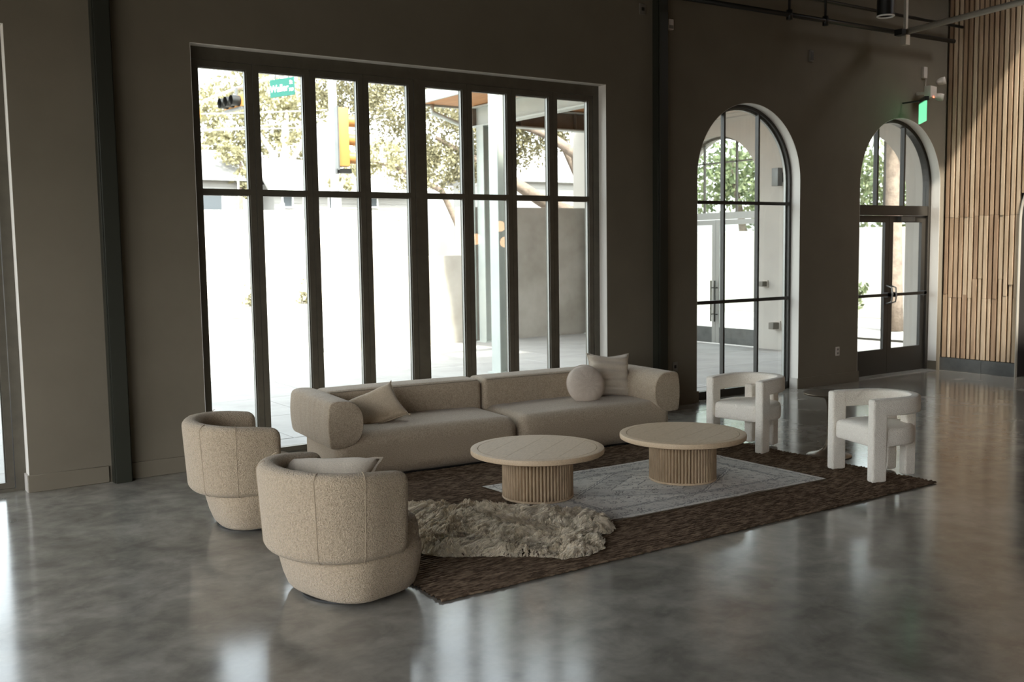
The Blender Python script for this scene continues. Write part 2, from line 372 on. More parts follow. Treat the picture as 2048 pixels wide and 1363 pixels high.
for a, b in ((-.70, -.002), (YJ+.014, -.703)): box('skirting_plate', 14.690, 14.744, a, b, 0, .205, M['base_metal'], bb)
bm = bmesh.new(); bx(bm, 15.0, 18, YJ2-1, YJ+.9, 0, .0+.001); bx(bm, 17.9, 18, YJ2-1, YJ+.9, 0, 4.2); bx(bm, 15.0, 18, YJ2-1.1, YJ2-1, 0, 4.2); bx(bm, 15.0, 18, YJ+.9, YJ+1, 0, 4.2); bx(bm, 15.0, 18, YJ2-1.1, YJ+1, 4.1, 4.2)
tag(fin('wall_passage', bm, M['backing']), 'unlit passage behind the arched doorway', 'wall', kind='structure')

# baseboards on the back wall
bb = empty('baseboard_back', label='low painted baseboard along the taupe wall', cat='baseboard', kind='structure')
for a, b in ((1.372, 2.035), (2.225, 2.935), (7.815, 8.555), (8.725, 9.35), (11.28, 12.64)):
    box('baseboard_run', a, b, -.02, 0, 0, .15, M['plaster'], bb, .004, 1)
for a, b in ((1.365, 1.385), (11.285, 11.303)):
    box('baseboard_return', a, b, 0, .14, 0, .15, M['white_stucco'] if 'white_stucco' in M else M['stucco'], bb)

# steel columns standing against the wall
def wall_column(x0, x1, label):
    t = empty('steel_column', (0, 0, 0), label=label, cat='column', group='dark steel columns on the back wall')
    box('web', x0+.03, x1-.045, -.075, -.001, 0, ZC, M['steel_dark'], t)
    box('flange', x0+.012, x1-.012, -.125, -.10, 0, ZC, M['steel_dark'], t, .002, 1)
    box('flange', x0, x1, -.1, -.075, 0, ZC, M['steel_dark'], t, .002, 1)
    box('side_plate', x0, x0+.03, -.075, -.001, 0, ZC, M['steel_dark'], t)
wall_column(2.06, 2.215, 'dark steel column between the left edge window and the folding window')
wall_column(8.565, 8.72, 'dark steel column between the folding window and the first arch')

# ------------------------------------------------------------------ windows
def pane(parent, x0, x1, y, z0, z1):
    return box('pane', x0, x1, y-.003, y+.003, z0, z1, M['glass'], parent)
def folding_window(idx, X0, rail, label):
    t = empty('window_%d' % idx, (0, 0, 0), label=label, cat='window', kind='structure')
    X1 = X0 + 4.906; y0, y1 = .14, .215
    bm = bmesh.new(); bx(bm, X0, X0+.047, y0-.005, y1+.03, 0, 3.946); bx(bm, X1-.09, X1, y0-.005, y1+.03, 0, 3.946)
    bx(bm, X0+.047, X1-.09, y0-.005, y1+.03, 3.826, 3.946); bx(bm, X0+.047, X1-.09, y0-.005, y1+.03, 0, .028)
    bx(bm, X0+2.390, X0+2.472, y0-.003, y1+.02, .028, 3.826)
    fin('window_frame', bm, M['frame'], t)
    for i in range(8):
        a = X0 + .049 + .585*i + (.084 if i > 3 else 0); b = a + .581
        bm = bmesh.new(); s = .059
        bx(bm, a, a+s, y0, y1, .03, 3.824); bx(bm, b-s, b, y0, y1, .03, 3.824)
        bx(bm, a+s, b-s, y0, y1, 3.765, 3.824); bx(bm, a+s, b-s, y0, y1, .03, .082); bx(bm, a+s, b-s, y0, y1, rail[0], rail[1])
        for zz in ((.082, rail[0]), (rail[1], 3.765)):   # glazing beads, stepped back
            for q in ((a+s, a+s+.010), (b-s-.010, b-s)): bx(bm, q[0], q[1], y0+.022, y1-.005, *zz)
            bx(bm, a+s+.01, b-s-.01, y0+.022, y1-.005, zz[1]-.010, zz[1])
        lf = fin('window_leaf', bm, M['frame'], t)
        box('glazing_seal', b-s-.013, b-s-.0102, y0+.018, y0+.045, .082, 3.764, M['alu'], lf)
        pane(lf, a+s+.01, b-s-.013, y0+.045, .082, rail[0]); pane(lf, a+s+.01, b-s-.013, y0+.045, rail[1], 3.755)
folding_window(1, 2.922, (2.584, 2.637), 'eight leaf folding window in dark bronze frames behind the sofa')
folding_window(2, -3.521, (1.24, 1.292), 'dark framed folding window cut off at the left edge of the photo')

# pale linings added to make the lit window reveals brighter
M['bright_reveal'] = mat('brightened_reveal', (.74, .71, .65), .8, bump=(14, .2, .005, 5))
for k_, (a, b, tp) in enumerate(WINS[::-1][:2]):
    t = empty('trim_%d' % (k_+3), (0, 0, 0), label=('pale lining added to brighten the folding window reveal', 'pale lining added to brighten the left edge window reveal')[k_], cat='trim', kind='structure')
    box('side_lining', a, a+.004, .0, .139, .15, tp-.004, M['bright_reveal'], t); box('side_lining', b-.004, b, .0, .139, .15, tp-.004, M['bright_reveal'], t)
    box('head_lining', a, b, .0, .139, tp-.004, tp, M['bright_reveal'], t)
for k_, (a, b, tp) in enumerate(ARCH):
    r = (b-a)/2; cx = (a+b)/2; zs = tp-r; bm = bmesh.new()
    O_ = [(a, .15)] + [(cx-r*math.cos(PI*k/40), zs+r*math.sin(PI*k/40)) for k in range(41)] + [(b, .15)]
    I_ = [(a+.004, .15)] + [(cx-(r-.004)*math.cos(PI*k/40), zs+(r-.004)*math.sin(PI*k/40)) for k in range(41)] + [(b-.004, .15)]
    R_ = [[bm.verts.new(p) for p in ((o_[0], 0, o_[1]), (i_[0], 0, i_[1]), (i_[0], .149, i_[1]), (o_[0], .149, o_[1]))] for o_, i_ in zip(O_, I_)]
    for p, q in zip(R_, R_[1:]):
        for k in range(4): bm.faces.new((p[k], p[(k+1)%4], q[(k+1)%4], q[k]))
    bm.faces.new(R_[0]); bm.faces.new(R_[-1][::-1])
    o = fin('trim_%d' % (k_+5), bm, M['bright_reveal'], None, True, angle=30); tag(o, ('pale lining added to brighten the first arch reveal', 'pale lining added to brighten the double door arch reveal')[k_], 'trim', kind='structure')
def arch_pts(x0, x1, top, n=32, ins=0):
    r = (x1-x0)/2; cx = (x0+x1)/2; zs = top-r
    return [(cx-(r-ins)*math.cos(PI*k/n), zs+(r-ins)*math.sin(PI*k/n)) for k in range(n+1)]
def arch_frame(bm, x0, x1, top, z0, wd, y0, y1, n=32):
    A = [(x0, z0)] + arch_pts(x0, x1, top, n) + [(x1, z0)]; B = [(x0+wd, z0)] + arch_pts(x0, x1, top, n, wd) + [(x1-wd, z0)]
    R = [[bm.verts.new((a[0], y0, a[1])), bm.verts.new((b[0], y0, b[1])), bm.verts.new((b[0], y1, b[1])), bm.verts.new((a[0], y1, a[1]))] for a, b in zip(A, B)]
    for p, q in zip(R, R[1:]):
        for k in range(4): bm.faces.new((p[k], p[(k+1)%4], q[(k+1)%4], q[k]))
    bm.faces.new(R[0]); bm.faces.new(R[-1][::-1])
def arch_top_z(x, x0, x1, top, ins=0):
    r = (x1-x0)/2; cx = (x0+x1)/2; return top-r+math.sqrt(max(0, (r-ins)**2-(x-cx)**2))
def glass_poly(parent, x0, x1, z0, z1, ax0, ax1, atop, y, ins, n=10):
    """pane whose top follows the arch when z1 is None"""
    bm = bmesh.new(); pts = [(x0, z0), (x1, z0)]
    if z1 is None: pts += [(x1+(x0-x1)*k/n, max(z0+.01, arch_top_z(x1+(x0-x1)*k/n, ax0, ax1, atop, ins))) for k in range(n+1)]
    else: pts += [(x1, z1), (x0, z1)]
    a = [bm.verts.new((p[0], y-.003, p[1])) for p in pts]; b = [bm.verts.new((p[0], y+.003, p[1])) for p in pts]
    bm.faces.new(a); bm.faces.new(b[::-1])
    for k in range(len(pts)): bm.faces.new((a[k], a[(k+1)%len(pts)], b[(k+1)%len(pts)], b[k]))
    return fin('pane', bm, M['glass'], parent)
# arched window
a0, a1, at = ARCH[0]
t = empty('window_3', (0, 0, 0), label='tall arched window with slim dark glazing bars beyond the sofa', cat='window', kind='structure')
bm = bmesh.new(); arch_frame(bm, a0, a1, at, 0, .045, .15, .20); fin('window_frame', bm, M['frame_dark'], t)
bm = bmesh.new(); arch_frame(bm, a0+.03, a1-.03, at-.03, 0, .04, .20, .235); fin('outer_bead', bm, M['alu'], t)
m1, m2 = a0+.655, a0+1.315
for mx_ in (m1, m2): box('mullion', mx_-.016, mx_+.016, .155, .215, .1, arch_top_z(mx_, a0, a1, at, .04), M['frame_dark'], t)
for z in (1.28, 2.595): box('transom_bar', a0+.04, a1-.04, .153, .213, z-.022, z+.022, M['frame_dark'], t)
box('sill_rail', a0+.04, a1-.04, .15, .235, 0, .10, M['frame_dark'], t)
for xa, xb in ((a0+.045, m1-.016), (m1+.016, m2-.016), (m2+.016, a1-.045)):
    for za, zb in ((.1, 1.258), (1.302, 2.573), (2.617, None)): glass_poly(t, xa, xb, za, zb, a0, a1, at, .185, .045)
# arched doorway with double doors
a0, a1, at = ARCH[1]
t = empty('window_4', (0, 0, 0), label='arched fanlight over the dark double doors', cat='window', kind='structure')
bm = bmesh.new(); arch_frame(bm, a0, a1, at, 0, .055, .16, .27); fin('window_frame', bm, M['frame_dark'], t)
box('transom_bar', a0+.055, a1-.055, .17, .27, 2.45, 2.60, M['frame_dark'], t)
m1, m2 = a0+.66, a0+1.32
for mx_ in (m1, m2): box('mullion', mx_-.02, mx_+.02, .18, .25, 2.60, arch_top_z(mx_, a0, a1, at, .05), M['frame_dark'], t)
for xa, xb in ((a0+.055, m1-.02), (m1+.02, m2-.02), (m2+.02, a1-.055)): glass_poly(t, xa, xb, 2.60, None, a0, a1, at, .215, .055)
def door(idx, x0, x1, hinge_left, label, wall=True, y0=.2, y1=.25, h=2.445, m='frame_dark', st_=.10, br=.40):
    d = empty('door_%d' % idx, (0, 0, 0), label=label, cat='door', kind='structure')
    bm = bmesh.new(); bx(bm, x0, x0+st_, y0, y1, .01, h); bx(bm, x1-st_, x1, y0, y1, .01, h); bx(bm, x0+st_, x1-st_, y0, y1, h-.1, h); bx(bm, x0+st_, x1-st_, y0, y1, .01, br)
    fin('door_frame', bm, M[m], d)
    pane(d, x0+st_, x1-st_, (y0+y1)/2, br, h-.1)
    return d
xm = (a0+a1)/2
d1 = door(1, a0+.06, xm-.003, True, 'left leaf of the dark glazed double doors')
d2 = door(2, xm+.003, a1-.06, False, 'right leaf of the dark glazed double doors')
for d, xa, xb in ((d1, a0+.1, xm-.04), (d2, xm+.04, a1-.1)):
    bm = bmesh.new(); bx(bm, xa, xb, .125, .15, 1.215, 1.26); bx(bm, xa, xa+.07, .125, .2, 1.20, 1.275); bx(bm, xb-.07, xb, .125, .2, 1.20, 1.275)
    fin('push_bar', bm, M['black'], d)
for d, x_, s in ((d1, xm-.05, 1), (d2, xm+.05, -1)):
    bm = bmesh.new(); tube(bm, [(x_, .20, 1.10), (x_, .10, 1.13), (x_, .085, 1.24), (x_, .10, 1.35), (x_, .20, 1.38)], .012, 8); fin('door_handle', bm, M['alu'], d, True)
bm = bmesh.new(); bx(bm, xm+.2, xm+.55, .13, .2, 2.36, 2.43); fin('door_closer', bm, M['base_metal'], d2)
box('threshold', a0, a1, .0, .28, 0, .012, M['alu']).name = 'trim_2'; tag(bpy.data.objects['trim_2'], 'metal threshold under the double doors', 'trim', kind='structure')

# ================================================================== COURTYARD
bm = bmesh.new(); bx(bm, -60, 90, .3, 120, -.30, -.05); bx(bm, -60, -3.9, -50, .3, -.30, -.05); bx(bm, -3.9, 90, -50, -16.3, -.30, -.05)
gr = fin('ground', bm, M['street']); tag(gr, 'pale sunlit paving and street beyond the windows', 'ground', kind='structure')
pv = empty('patio_paving', (0, 0, 0), label='large concrete paving slabs of the courtyard', cat='paving', kind='structure')
gy = .315; row = 0
ys = [.315, 1.0, 2.55, 4.12, 5.7, 7.25, 9.38]
slab_me = {}
for r_ in range(6):
    ya, yb = ys[r_], ys[r_+1]; x_ = -6.2 + (.8 if r_ % 2 else 0)
    while x_ < 15.2:
        xb = min(x_+1.6, 15.24); key = (r_, round(xb-x_, 3))
        if key not in slab_me:
            b_ = bmesh.new(); bx(b_, 0, xb-x_-.012, 0, yb-ya-.012, -.06, 0); bmesh.ops.bevel(b_, geom=[e for e in b_.edges if all(v.co.z > -.01 for v in e.verts)], offset=.004, segments=1, affect='EDGES')
            me = bpy.data.meshes.new('paving_slab'); b_.to_mesh(me); b_.free(); me.materials.append(M['patio']); slab_me[key] = me
        link('paving_slab', slab_me[key], None, pv, (x_, ya, random.uniform(-.003, 0)))
        x_ += 1.6
# garden walls
def gwall(x0, x1, y0, y1, h, label, m='concrete_wall'):
    o = box('garden_wall', x0, x1, y0, y1, -.05, h, M[m], bev=.01, seg=1); return tag(o, label, 'wall', kind='thing')
gwall(8.42, 11.55, 9.4, 9.62, 1.89, 'lower cast concrete garden wall across the courtyard')
gwall(11.55, 15.24, 9.4, 9.66, 2.94, 'taller cast concrete garden wall under the steel canopy')
gwall(10.6, 20.2, 28.6, 28.8, 3.62, 'long white street wall dappled by tree shade', 'stucco')
bm = bmesh.new(); 
for k in range(5):
    x_ = 11.3+k*.9; tube(bm, [(x_, 27.6, -.05), (x_, 27.6, 1.0)], .03, 6)
for z in (.55, .95): tube(bm, [(11.2, 27.6, z), (15.0, 27.6, z)], .02, 6)
t = fin('street_railing', bm, M['wire']); tag(t, 'low grey street railing in front of the white wall', 'railing')
o = box('gate_post', 15.0, 15.14, 28.35, 28.49, -.05, 3.9, M['wire'], bev=.01, seg=1); tag(o, 'slim grey post standing before the white street wall', 'post')
o = box('utility_cabinet', 10.2, 11.0, 21.6, 22.1, -.05, .38, M['conduit'], bev=.02); tag(o, 'small grey utility box on the street edge', 'utility box')
for i, (x_, y_) in enumerate(((13.6, 27.9), (15.9, 28.1), (17.2, 28.1))):
    n_ = 160; bm = bmesh.new()
    for k in range(n_):
        c = Vector((x_+random.gauss(0, .22), y_+random.gauss(0, .12), abs(random.gauss(0, .35)))); d = Vector((random.uniform(-1, 1), random.uniform(-1, 1), random.uniform(-1, 1))).normalized()*.09; e = d.orthogonal().normalized()*.05
        bm.faces.new([bm.verts.new(c+q) for q in (-d, e, d, -e)])
    tag(fin('shrub', bm, M['leaf_oak']), ('low shrub at the left end of the street wall base', 'small shrub beside the slim grey post', 'shrub at the street wall base seen past the third mullion')[i], 'shrub', 'shrubs at the street wall')

# canopy: columns, beams, roof
def ibeam_v(x, y, h, w_, label, turn=False):
    t = empty('canopy_column', (x, y, 0), label=label, cat='column', group='grey steel canopy columns')
    a = w_/2; f = .02
    box('flange', -a, a, -a, -a+f, -.05, h, M['paint_grey'], t); box('flange', -a, a, a-f, a, -.05, h, M['paint_grey'], t)
    box('web', -.008, .008, -a+f, a-f, -.05, h, M['paint_grey'], t)
    box('base_plate', -a-.05, a+.05, -a-.05, a+.05, -.05, .02, M['paint_grey'], t)
    if turn: t.rotation_euler = (0, 0, PI/2)
    return t
ibeam_v(12.02, 9.12, 4.64, .27, 'pale grey steel column in front of the concrete walls', True)
ibeam_v(15.02, 9.12, 4.64, .27, 'pale grey steel column at the far right of the folding window', True)
ibeam_v(9.17, 4.30, 4.66, .25, 'nearest pale grey steel column standing in the courtyard', True)
def beam(x0, x1, y0, y1, z0, z1, m, label, fm='paint_grey'):
    t = empty('canopy_beam', (0, 0, 0), label=label, cat='beam', group='steel canopy beams'); f = .03
    box('flange', x0, x1, y0, y1, z0, z0+f, M[fm], t); box('flange', x0, x1, y0, y1, z1-f, z1, M[fm], t)
    if x1-x0 > y1-y0: c = (y0+y1)/2; box('web', x0, x1, c-.012, c+.012, z0+f, z1-f, M[m], t); n_ = 3; 
    else: c = (x0+x1)/2; box('web', c-.012, c+.012, y0, y1, z0+f, z1-f, M[m], t)
    if x1-x0 > y1-y0:
        for k in range(1, 4): xx = x0+(x1-x0)*k/4; box('stiffener', xx-.008, xx+.008, y0+.01, y1-.01, z0+f, z1-f, M[m], t)
    else: box('stiffener', x0+.01, x1-.01, y1-.016, y1, z0+f, z1-f, M['beam_brown'], t)  # far end plate coloured brown for the shadow on it
beam(11.88, 12.12, .35, 9.42, 4.64, 5.08, 'paint_grey', 'deep pale grey beam running out from the building over the courtyard')
beam(12.14, 15.2, 9.0, 9.24, 4.66, 5.08, 'beam_brown', 'brown beam spanning above the tall concrete wall')
beam(9.1, 11.86, 4.2, 4.42, 4.66, 5.0, 'paint_grey', 'grey beam carried by the nearest courtyard column')
t = empty('canopy_roof', (0, 0, 0), label='flat canopy roof with orange wooden soffit and pale fascia', cat='canopy')
for k in range(45):
    x_ = 10.66 + k*.102; box('soffit_board', x_, x_+.098, .4, 9.6, 5.10, 5.125, M['soffit'], t)
box('roof_deck', 10.64, 15.24, .32, 9.62, 5.13, 5.28, M['paint_grey'], t)
box('fascia', 10.58, 10.64, .32, 9.68, 5.06, 5.32, M['paint_grey'], t); box('fascia', 10.64, 15.24, 9.62, 9.68, 5.06, 5.32, M['paint_grey'], t)
bm = bmesh.new(); tube(bm, [(10.98, 9.55, 5.08), (10.98, 9.55, 4.92), (11.75, 9.35, 4.62), (11.80, 9.30, 4.55), (11.80, 9.30, .05)], .05, 8); fin('downpipe', bm, M['paint_grey'], t, True)
# side wing with two arches
WX0, WX1 = 15.25, 15.65
def wing(bm, y0, y1, top, n=28):
    r = (y1-y0)/2; cy_ = (y0+y1)/2; zs = top-r; P = [(cy_-r*math.cos(PI*k/n), zs+r*math.sin(PI*k/n)) for k in range(n+1)]
    for a, b in zip(P, P[1:]):
        v = [bm.verts.new(p) for p in ((WX0,a[0],a[1]),(WX0,b[0],b[1]),(WX0,b[0],5.6),(WX0,a[0],5.6),(WX1,a[0],a[1]),(WX1,b[0],b[1]),(WX1,b[0],5.6),(WX1,a[0],5.6))]
        for f in ((0,3,2,1),(4,5,6,7),(0,1,5,4),(3,7,6,2)): bm.faces.new([v[i] for i in f])
bm = bmesh.new(); WA = [(1.05, 3.43, 4.04), (4.28, 6.66, 4.24)]
cur = .3
for a, b, tp in WA: bx(bm, WX0, WX1, cur, a, -.05, 5.6); wing(bm, a, b, tp); cur = b
bx(bm, WX0, WX1, cur, 10.2, -.05, 5.6)
tag(fin('side_wing_wall', bm, M['stucco']), 'cream stuccoed side wing with two arches across the courtyard', 'wall')
bm = bmesh.new(); bx(bm, 15.10, 15.25, .32, 9.4, 4.56, 4.62); bx(bm, 15.04, 15.25, .32, 9.4, 4.62, 4.68)
tag(fin('wing_cornice', bm, M['stucco']), 'narrow cream moulding along the top of the side wing', 'moulding')
# arched glazed entrance in the wing (pale grey frames)
t = empty('entrance_screen', (WX0+.16, 0, 0), label='pale grey arched glazed entrance with long pull handles in the side wing', cat='entrance')
y0, y1, tp = WA[1]
def aframe(bm, y0, y1, tp, z0, wd, x0, x1, n=28):
    r = (y1-y0)/2; c = (y0+y1)/2; zs = tp-r
    A = [(y0, z0)]+[(c-r*math.cos(PI*k/n), zs+r*math.sin(PI*k/n)) for k in range(n+1)]+[(y1, z0)]
    B = [(y0+wd, z0)]+[(c-(r-wd)*math.cos(PI*k/n), zs+(r-wd)*math.sin(PI*k/n)) for k in range(n+1)]+[(y1-wd, z0)]
    R = [[bm.verts.new((x0, a[0], a[1])), bm.verts.new((x0, b[0], b[1])), bm.verts.new((x1, b[0], b[1])), bm.verts.new((x1, a[0], a[1]))] for a, b in zip(A, B)]
    for p, q in zip(R, R[1:]):
        for k in range(4): bm.faces.new((p[k], p[(k+1)%4], q[(k+1)%4], q[k]))
bm = bmesh.new(); aframe(bm, y0, y1, tp, 0, .05, -.02, .05); fin('entrance_frame', bm, M['frame'], t)
ymid = 5.60
bm = bmesh.new(); bx(bm, -.02, .05, y0+.05, y1-.05, 2.56, 2.70); fin('transom', bm, M['alu'], t)
for yy in (5.05, 5.95): box('glazing_bar', 0, .04, yy-.02, yy+.02, 2.7, arch_top_z(yy, y0, y1, tp, .05), M['frame'], t)
box('glazing_bar', 0, .04, y0+.12, y1-.12, 3.70, 3.73, M['frame'], t)
for ya, yb in ((y0+.05, ymid-.003), (ymid+.003, y1-.05)):
    bm = bmesh.new(); bx(bm, -.01, .04, ya, ya+.10, 0, 2.55); bx(bm, -.01, .04, yb-.10, yb, 0, 2.55); bx(bm, -.01, .04, ya+.1, yb-.1, 2.45, 2.55)
    d = fin('door', bm, M['alu'], t)
    bm = bmesh.new(); bx(bm, -.01, .04, ya+.1, yb-.1, 0, .33); fin('kick_rail', bm, M['base_metal'], d)
    box('pane', .012, .018, ya+.1, yb-.1, .33, 2.45, M['glass'], d)
    yh = yb-.05 if yb < ymid+.01 else ya+.05
    bm = bmesh.new(); tube(bm, [(-.09, yh, .45), (-.09, yh, 1.30)], .016, 8); tube(bm, [(-.09, yh, .60), (-.01, yh, .60)], .01, 6); tube(bm, [(-.09, yh, 1.15), (-.01, yh, 1.15)], .01, 6)
    fin('pull_handle', bm, M['steel_dark'], d, True)
bm = bmesh.new(); r = (y1-y0)/2; c = (y0+y1)/2
pts = [(y0+.05, 2.7), (y1-.05, 2.7)] + [(c+(r-.05)*math.cos(PI*k/20), tp-r+(r-.05)*math.sin(PI*k/20)) for k in range(21)]
bm.faces.new([bm.verts.new((.015, p[0], p[1])) for p in pts]); fin('fanlight_pane', bm, M['glass'], t)
# gate bars in the nearer wing arch
t = empty('arch_screen', (WX0+.2, 0, 0), label='slim dark glazing bars in the nearer arch of the side wing', cat='screen')
y0, y1, tp = WA[0]
bm = bmesh.new(); aframe(bm, y0, y1, tp, 0, .05, -.02, .05); fin('screen_frame', bm, M['frame'], t)
for yy in (1.63, 2.24, 2.85): box('upright', 0, .03, yy-.015, yy+.015, 0, arch_top_z(yy, y0, y1, tp, .05), M['frame'], t)
for zz in (.32, 2.62): box('cross_bar', 0, .035, y0+.05, y1-.05, zz-.02, zz+.02, M['frame'], t)
# fittings on the wing wall
def fitting(name, y, z, s, label, m='box_grey'):
    t = empty(name, (WX0, y, z), label=label, cat='wall fitting')
    box('plate', -.03, 0, -s*.6, s*.6, -s*.7, s*.7, M['white_plastic'], t, .003, 1); box('body', -.03-s*1.3, -.03, -s*.45, s*.45, -s*.5, s*.5, M[m], t, .008)
fitting('outdoor_socket', 4.10, 1.27, .10, 'small upper outdoor socket on the side wing')
fitting('outdoor_socket', 3.80, .47, .13, 'larger lower outdoor socket on the side wing')
t = empty('outdoor_sconce', (WX0, 3.72, 3.30), label='grey box sconce mounted high on the side wing', cat='sconce')
box('backplate', -.03, 0, -.06, .06, -.09, .09, M['base_metal'], t); box('arm', -.09, -.03, -.025, .025, -.03, .03, M['base_metal'], t); box('lamp_body', -.22, -.09, -.075, .075, -.17, .17, M['base_metal'], t, .006)
o = box('garden_wall', 24.0, 24.3, 2.0, 34.0, -.05, 2.45, M['stucco'], bev=.01, seg=1); tag(o, 'white boundary wall seen through the side wing arches', 'wall')

# ------------------------------------------------------------------ trees
def leaf_cloud(blobs, count, size, m, parent, name='foliage'):
    V = []; tot = sum(b[3]**2 for b in blobs)
    for (cx_, cy_, cz_, rr_) in blobs:
        k = int(count*rr_**2/tot)
        nc = max(6, int(k/22)); d = rng.normal(size=(nc, 3)); d /= np.linalg.norm(d, axis=1)[:, None]
        cen = np.array([cx_, cy_, cz_]) + d*(rr_*rng.uniform(.45, 1.0, (nc, 1)))*np.array([1, 1, .75])
        idx = rng.integers(0, nc, k); c = cen[idx] + rng.normal(size=(k, 3))*rr_*.13
        a = rng.normal(size=(k, 3)); a /= np.linalg.norm(a, axis=1)[:, None]; b = rng.normal(size=(k, 3)); b -= a*(a*b).sum(1)[:, None]; b /= np.linalg.norm(b, axis=1)[:, None]
        s = size*rng.uniform(.6, 1.3, (k, 1)); V.append(np.stack([c-a*s, c+b*s*.55, c+a*s, c-b*s*.55], 1).reshape(-1, 3))
    V = np.concatenate(V); n_ = len(V)//4
    me = bpy.data.meshes.new(name); me.from_pydata(V.tolist(), [], np.arange(n_*4).reshape(-1, 4).tolist()); me.update()
    o = link(name, me, m, parent); o['kind'] = 'stuff'; return o
def tree(name, label, trunk, blobs, count, size, leaf, bark='bark', group='trees beyond the courtyard'):
    base = trunk[0][0][0]
    t = empty(name, (0, 0, 0), label=label, cat='tree', group=group)
    bm = bmesh.new()
    for pts, rads in trunk: tube(bm, pts, rads, 8)
    fin('trunk', bm, M[bark], t, True); leaf_cloud(blobs, count, size, M[leaf], t)
tree('live_oak', 'spreading live oak behind the tall concrete wall', [
    ([(17.6, 12.6, -.05), (17.3, 12.3, 1.6), (16.9, 12.0, 2.8), (15.51, 11.9, 3.25), (14.91, 12.3, 3.75), (14.3, 13.0, 4.3), (13.4, 13.6, 4.9)], [.32, .28, .24, .17, .15, .11, .05]),
    ([(16.9, 12.0, 2.8), (16.6, 11.6, 3.8), (16.28, 11.4, 4.4), (15.72, 11.8, 4.9), (14.9, 12.4, 5.3), (13.9, 12.8, 5.8)], [.22, .18, .15, .12, .09, .05]),
    ([(16.6, 11.6, 3.8), (16.9, 13.0, 5.2), (16.2, 14.0, 6.4)], [.16, .11, .05])],
    [(13.4, 13.4, 5.1, 1.15), (12.5, 14.2, 5.7, 1.15), (13.5, 13.3, 4.15, .75), (14.9, 13.4, 4.9, 1.1), (15.9, 12.7, 4.9, .95), (15.4, 12.9, 5.6, 1.0), (14.3, 14.0, 6.2, 1.3), (12.2, 15.2, 6.5, 1.2), (11.6, 15.8, 6.2, .8), (13.2, 14.6, 7.2, 1.3), (16.3, 12.4, 5.3, .8), (14.6, 13.6, 4.2, .55)], 26000, .05, 'leaf_oak')
tree('street_tree', 'pale barked street tree rising behind the houses', [
    ([(17.03, 32.8, -.05), (17.05, 32.9, 5.3), (17.2, 33.2, 6.9), (17.5, 33.6, 8.2)], [.36, .3, .2, .08]),
    ([(17.05, 32.9, 5.0), (16.5, 33.0, 6.3), (15.9, 33.2, 7.3)], [.2, .13, .06]), ([(17.05, 32.9, 5.4), (17.9, 32.9, 6.8), (18.4, 33.0, 8.0)], [.16, .1, .05])],
    [(15.2, 34.4, 7.5, 1.5), (17.0, 34.2, 7.9, 1.6), (17.6, 33.8, 6.6, 1.2), (14.6, 34.6, 6.5, 1.1), (18.6, 34.0, 8.8, 1.5), (16.0, 34.8, 9.4, 1.6), (14.0, 35.3, 8.4, 1.3), (15.9, 34.6, 6.2, .9)], 9000, .11, 'leaf_pale', 'bark_pale')
tree('street_tree', 'small bushy tree in front of the left hand house', [
    ([(13.9, 30.0, -.05), (14.0, 30.1, 3.0), (14.1, 30.2, 5.6)], [.14, .1, .05])], [(14.2, 30.2, 5.0, .55), (13.7, 30.2, 5.9, .6), (14.4, 30.2, 4.3, .35)], 1300, .09, 'leaf_pale')
tree('street_tree', 'loose leafed tree shading the long white street wall', [
    ([(22.4, 26.9, -.05), (22.3, 26.8, 2.6), (21.2, 26.6, 4.4), (19.0, 26.5, 5.3), (17.6, 26.5, 5.5)], [.2, .17, .13, .08, .03])],
    [(17.4, 26.5, 5.4, .9), (18.6, 26.6, 5.7, 1.0), (19.8, 26.5, 5.2, 1.0), (21.0, 26.6, 5.5, 1.1), (16.6, 26.4, 4.5, .5)], 4200, .085, 'leaf_pale')
for lab, bx_, by_, zz_, bl, k in (
    ('leafy green tree seen through the left part of the side wing entrance', 29, 17.5, 5.2, [(29, 17.5, 5.2, 2.2), (28.4, 19, 4.4, 1.9), (29.6, 16, 4.2, 1.9)], 5200),
    ('leafy green tree seen through the middle of the side wing entrance', 28, 13.5, 4.6, [(28, 13.5, 5.0, 2.1), (27.6, 14.6, 3.6, 1.4), (28.4, 12.4, 3.8, 1.6)], 5200),
    ('leafy green tree seen through the nearer side wing arch', 29, 9.0, 4.2, [(29, 9.0, 4.6, 2.3), (28.5, 10.2, 3.4, 1.6), (29.2, 7.4, 3.6, 2.0)], 5200)):
    tree('garden_tree', lab, [([(bx_, by_, -.05), (bx_+.1, by_, 2.4), (bx_-.3, by_+.3, zz_)], [.2, .16, .06])], bl, k, .11, 'leaf_green')
# palm with a leaning trunk
t = empty('palm_tree', (0, 0, 0), label='leaning palm trunk behind the nearer wing arch', cat='tree')
bm = bmesh.new(); tube(bm, [(20.9, 5.2, -.05), (20.95, 5.25, 1.2), (21.1, 5.4, 2.6), (21.3, 5.6, 4.2), (21.5, 5.7, 5.6)], [.24, .2, .2, .19, .16], 10); fin('trunk', bm, M['bark'], t, True)
for k in range(14):
    a = 2*PI*k/14; d = Vector((math.cos(a), math.sin(a), 0)); bm = bmesh.new(); prev = None
    for i in range(9):
        u_ = i/8; p = Vector((21.5, 5.7, 5.6)) + d*2.0*u_ + Vector((0, 0, .9*u_-2.2*u_*u_)); wv = Vector((-d.y, d.x, 0))*(.22*math.sin(PI*min(1, u_*1.1+.05))+.01)
        cur = (bm.verts.new(p-wv-Vector((0, 0, .1))), bm.verts.new(p), bm.verts.new(p+wv-Vector((0, 0, .1))))
        if prev: bm.faces.new((prev[0], prev[1], cur[1], cur[0])); bm.faces.new((prev[1], prev[2], cur[2], cur[1]))
        prev = cur
    fin('frond', bm, M['leaf_green'], t)
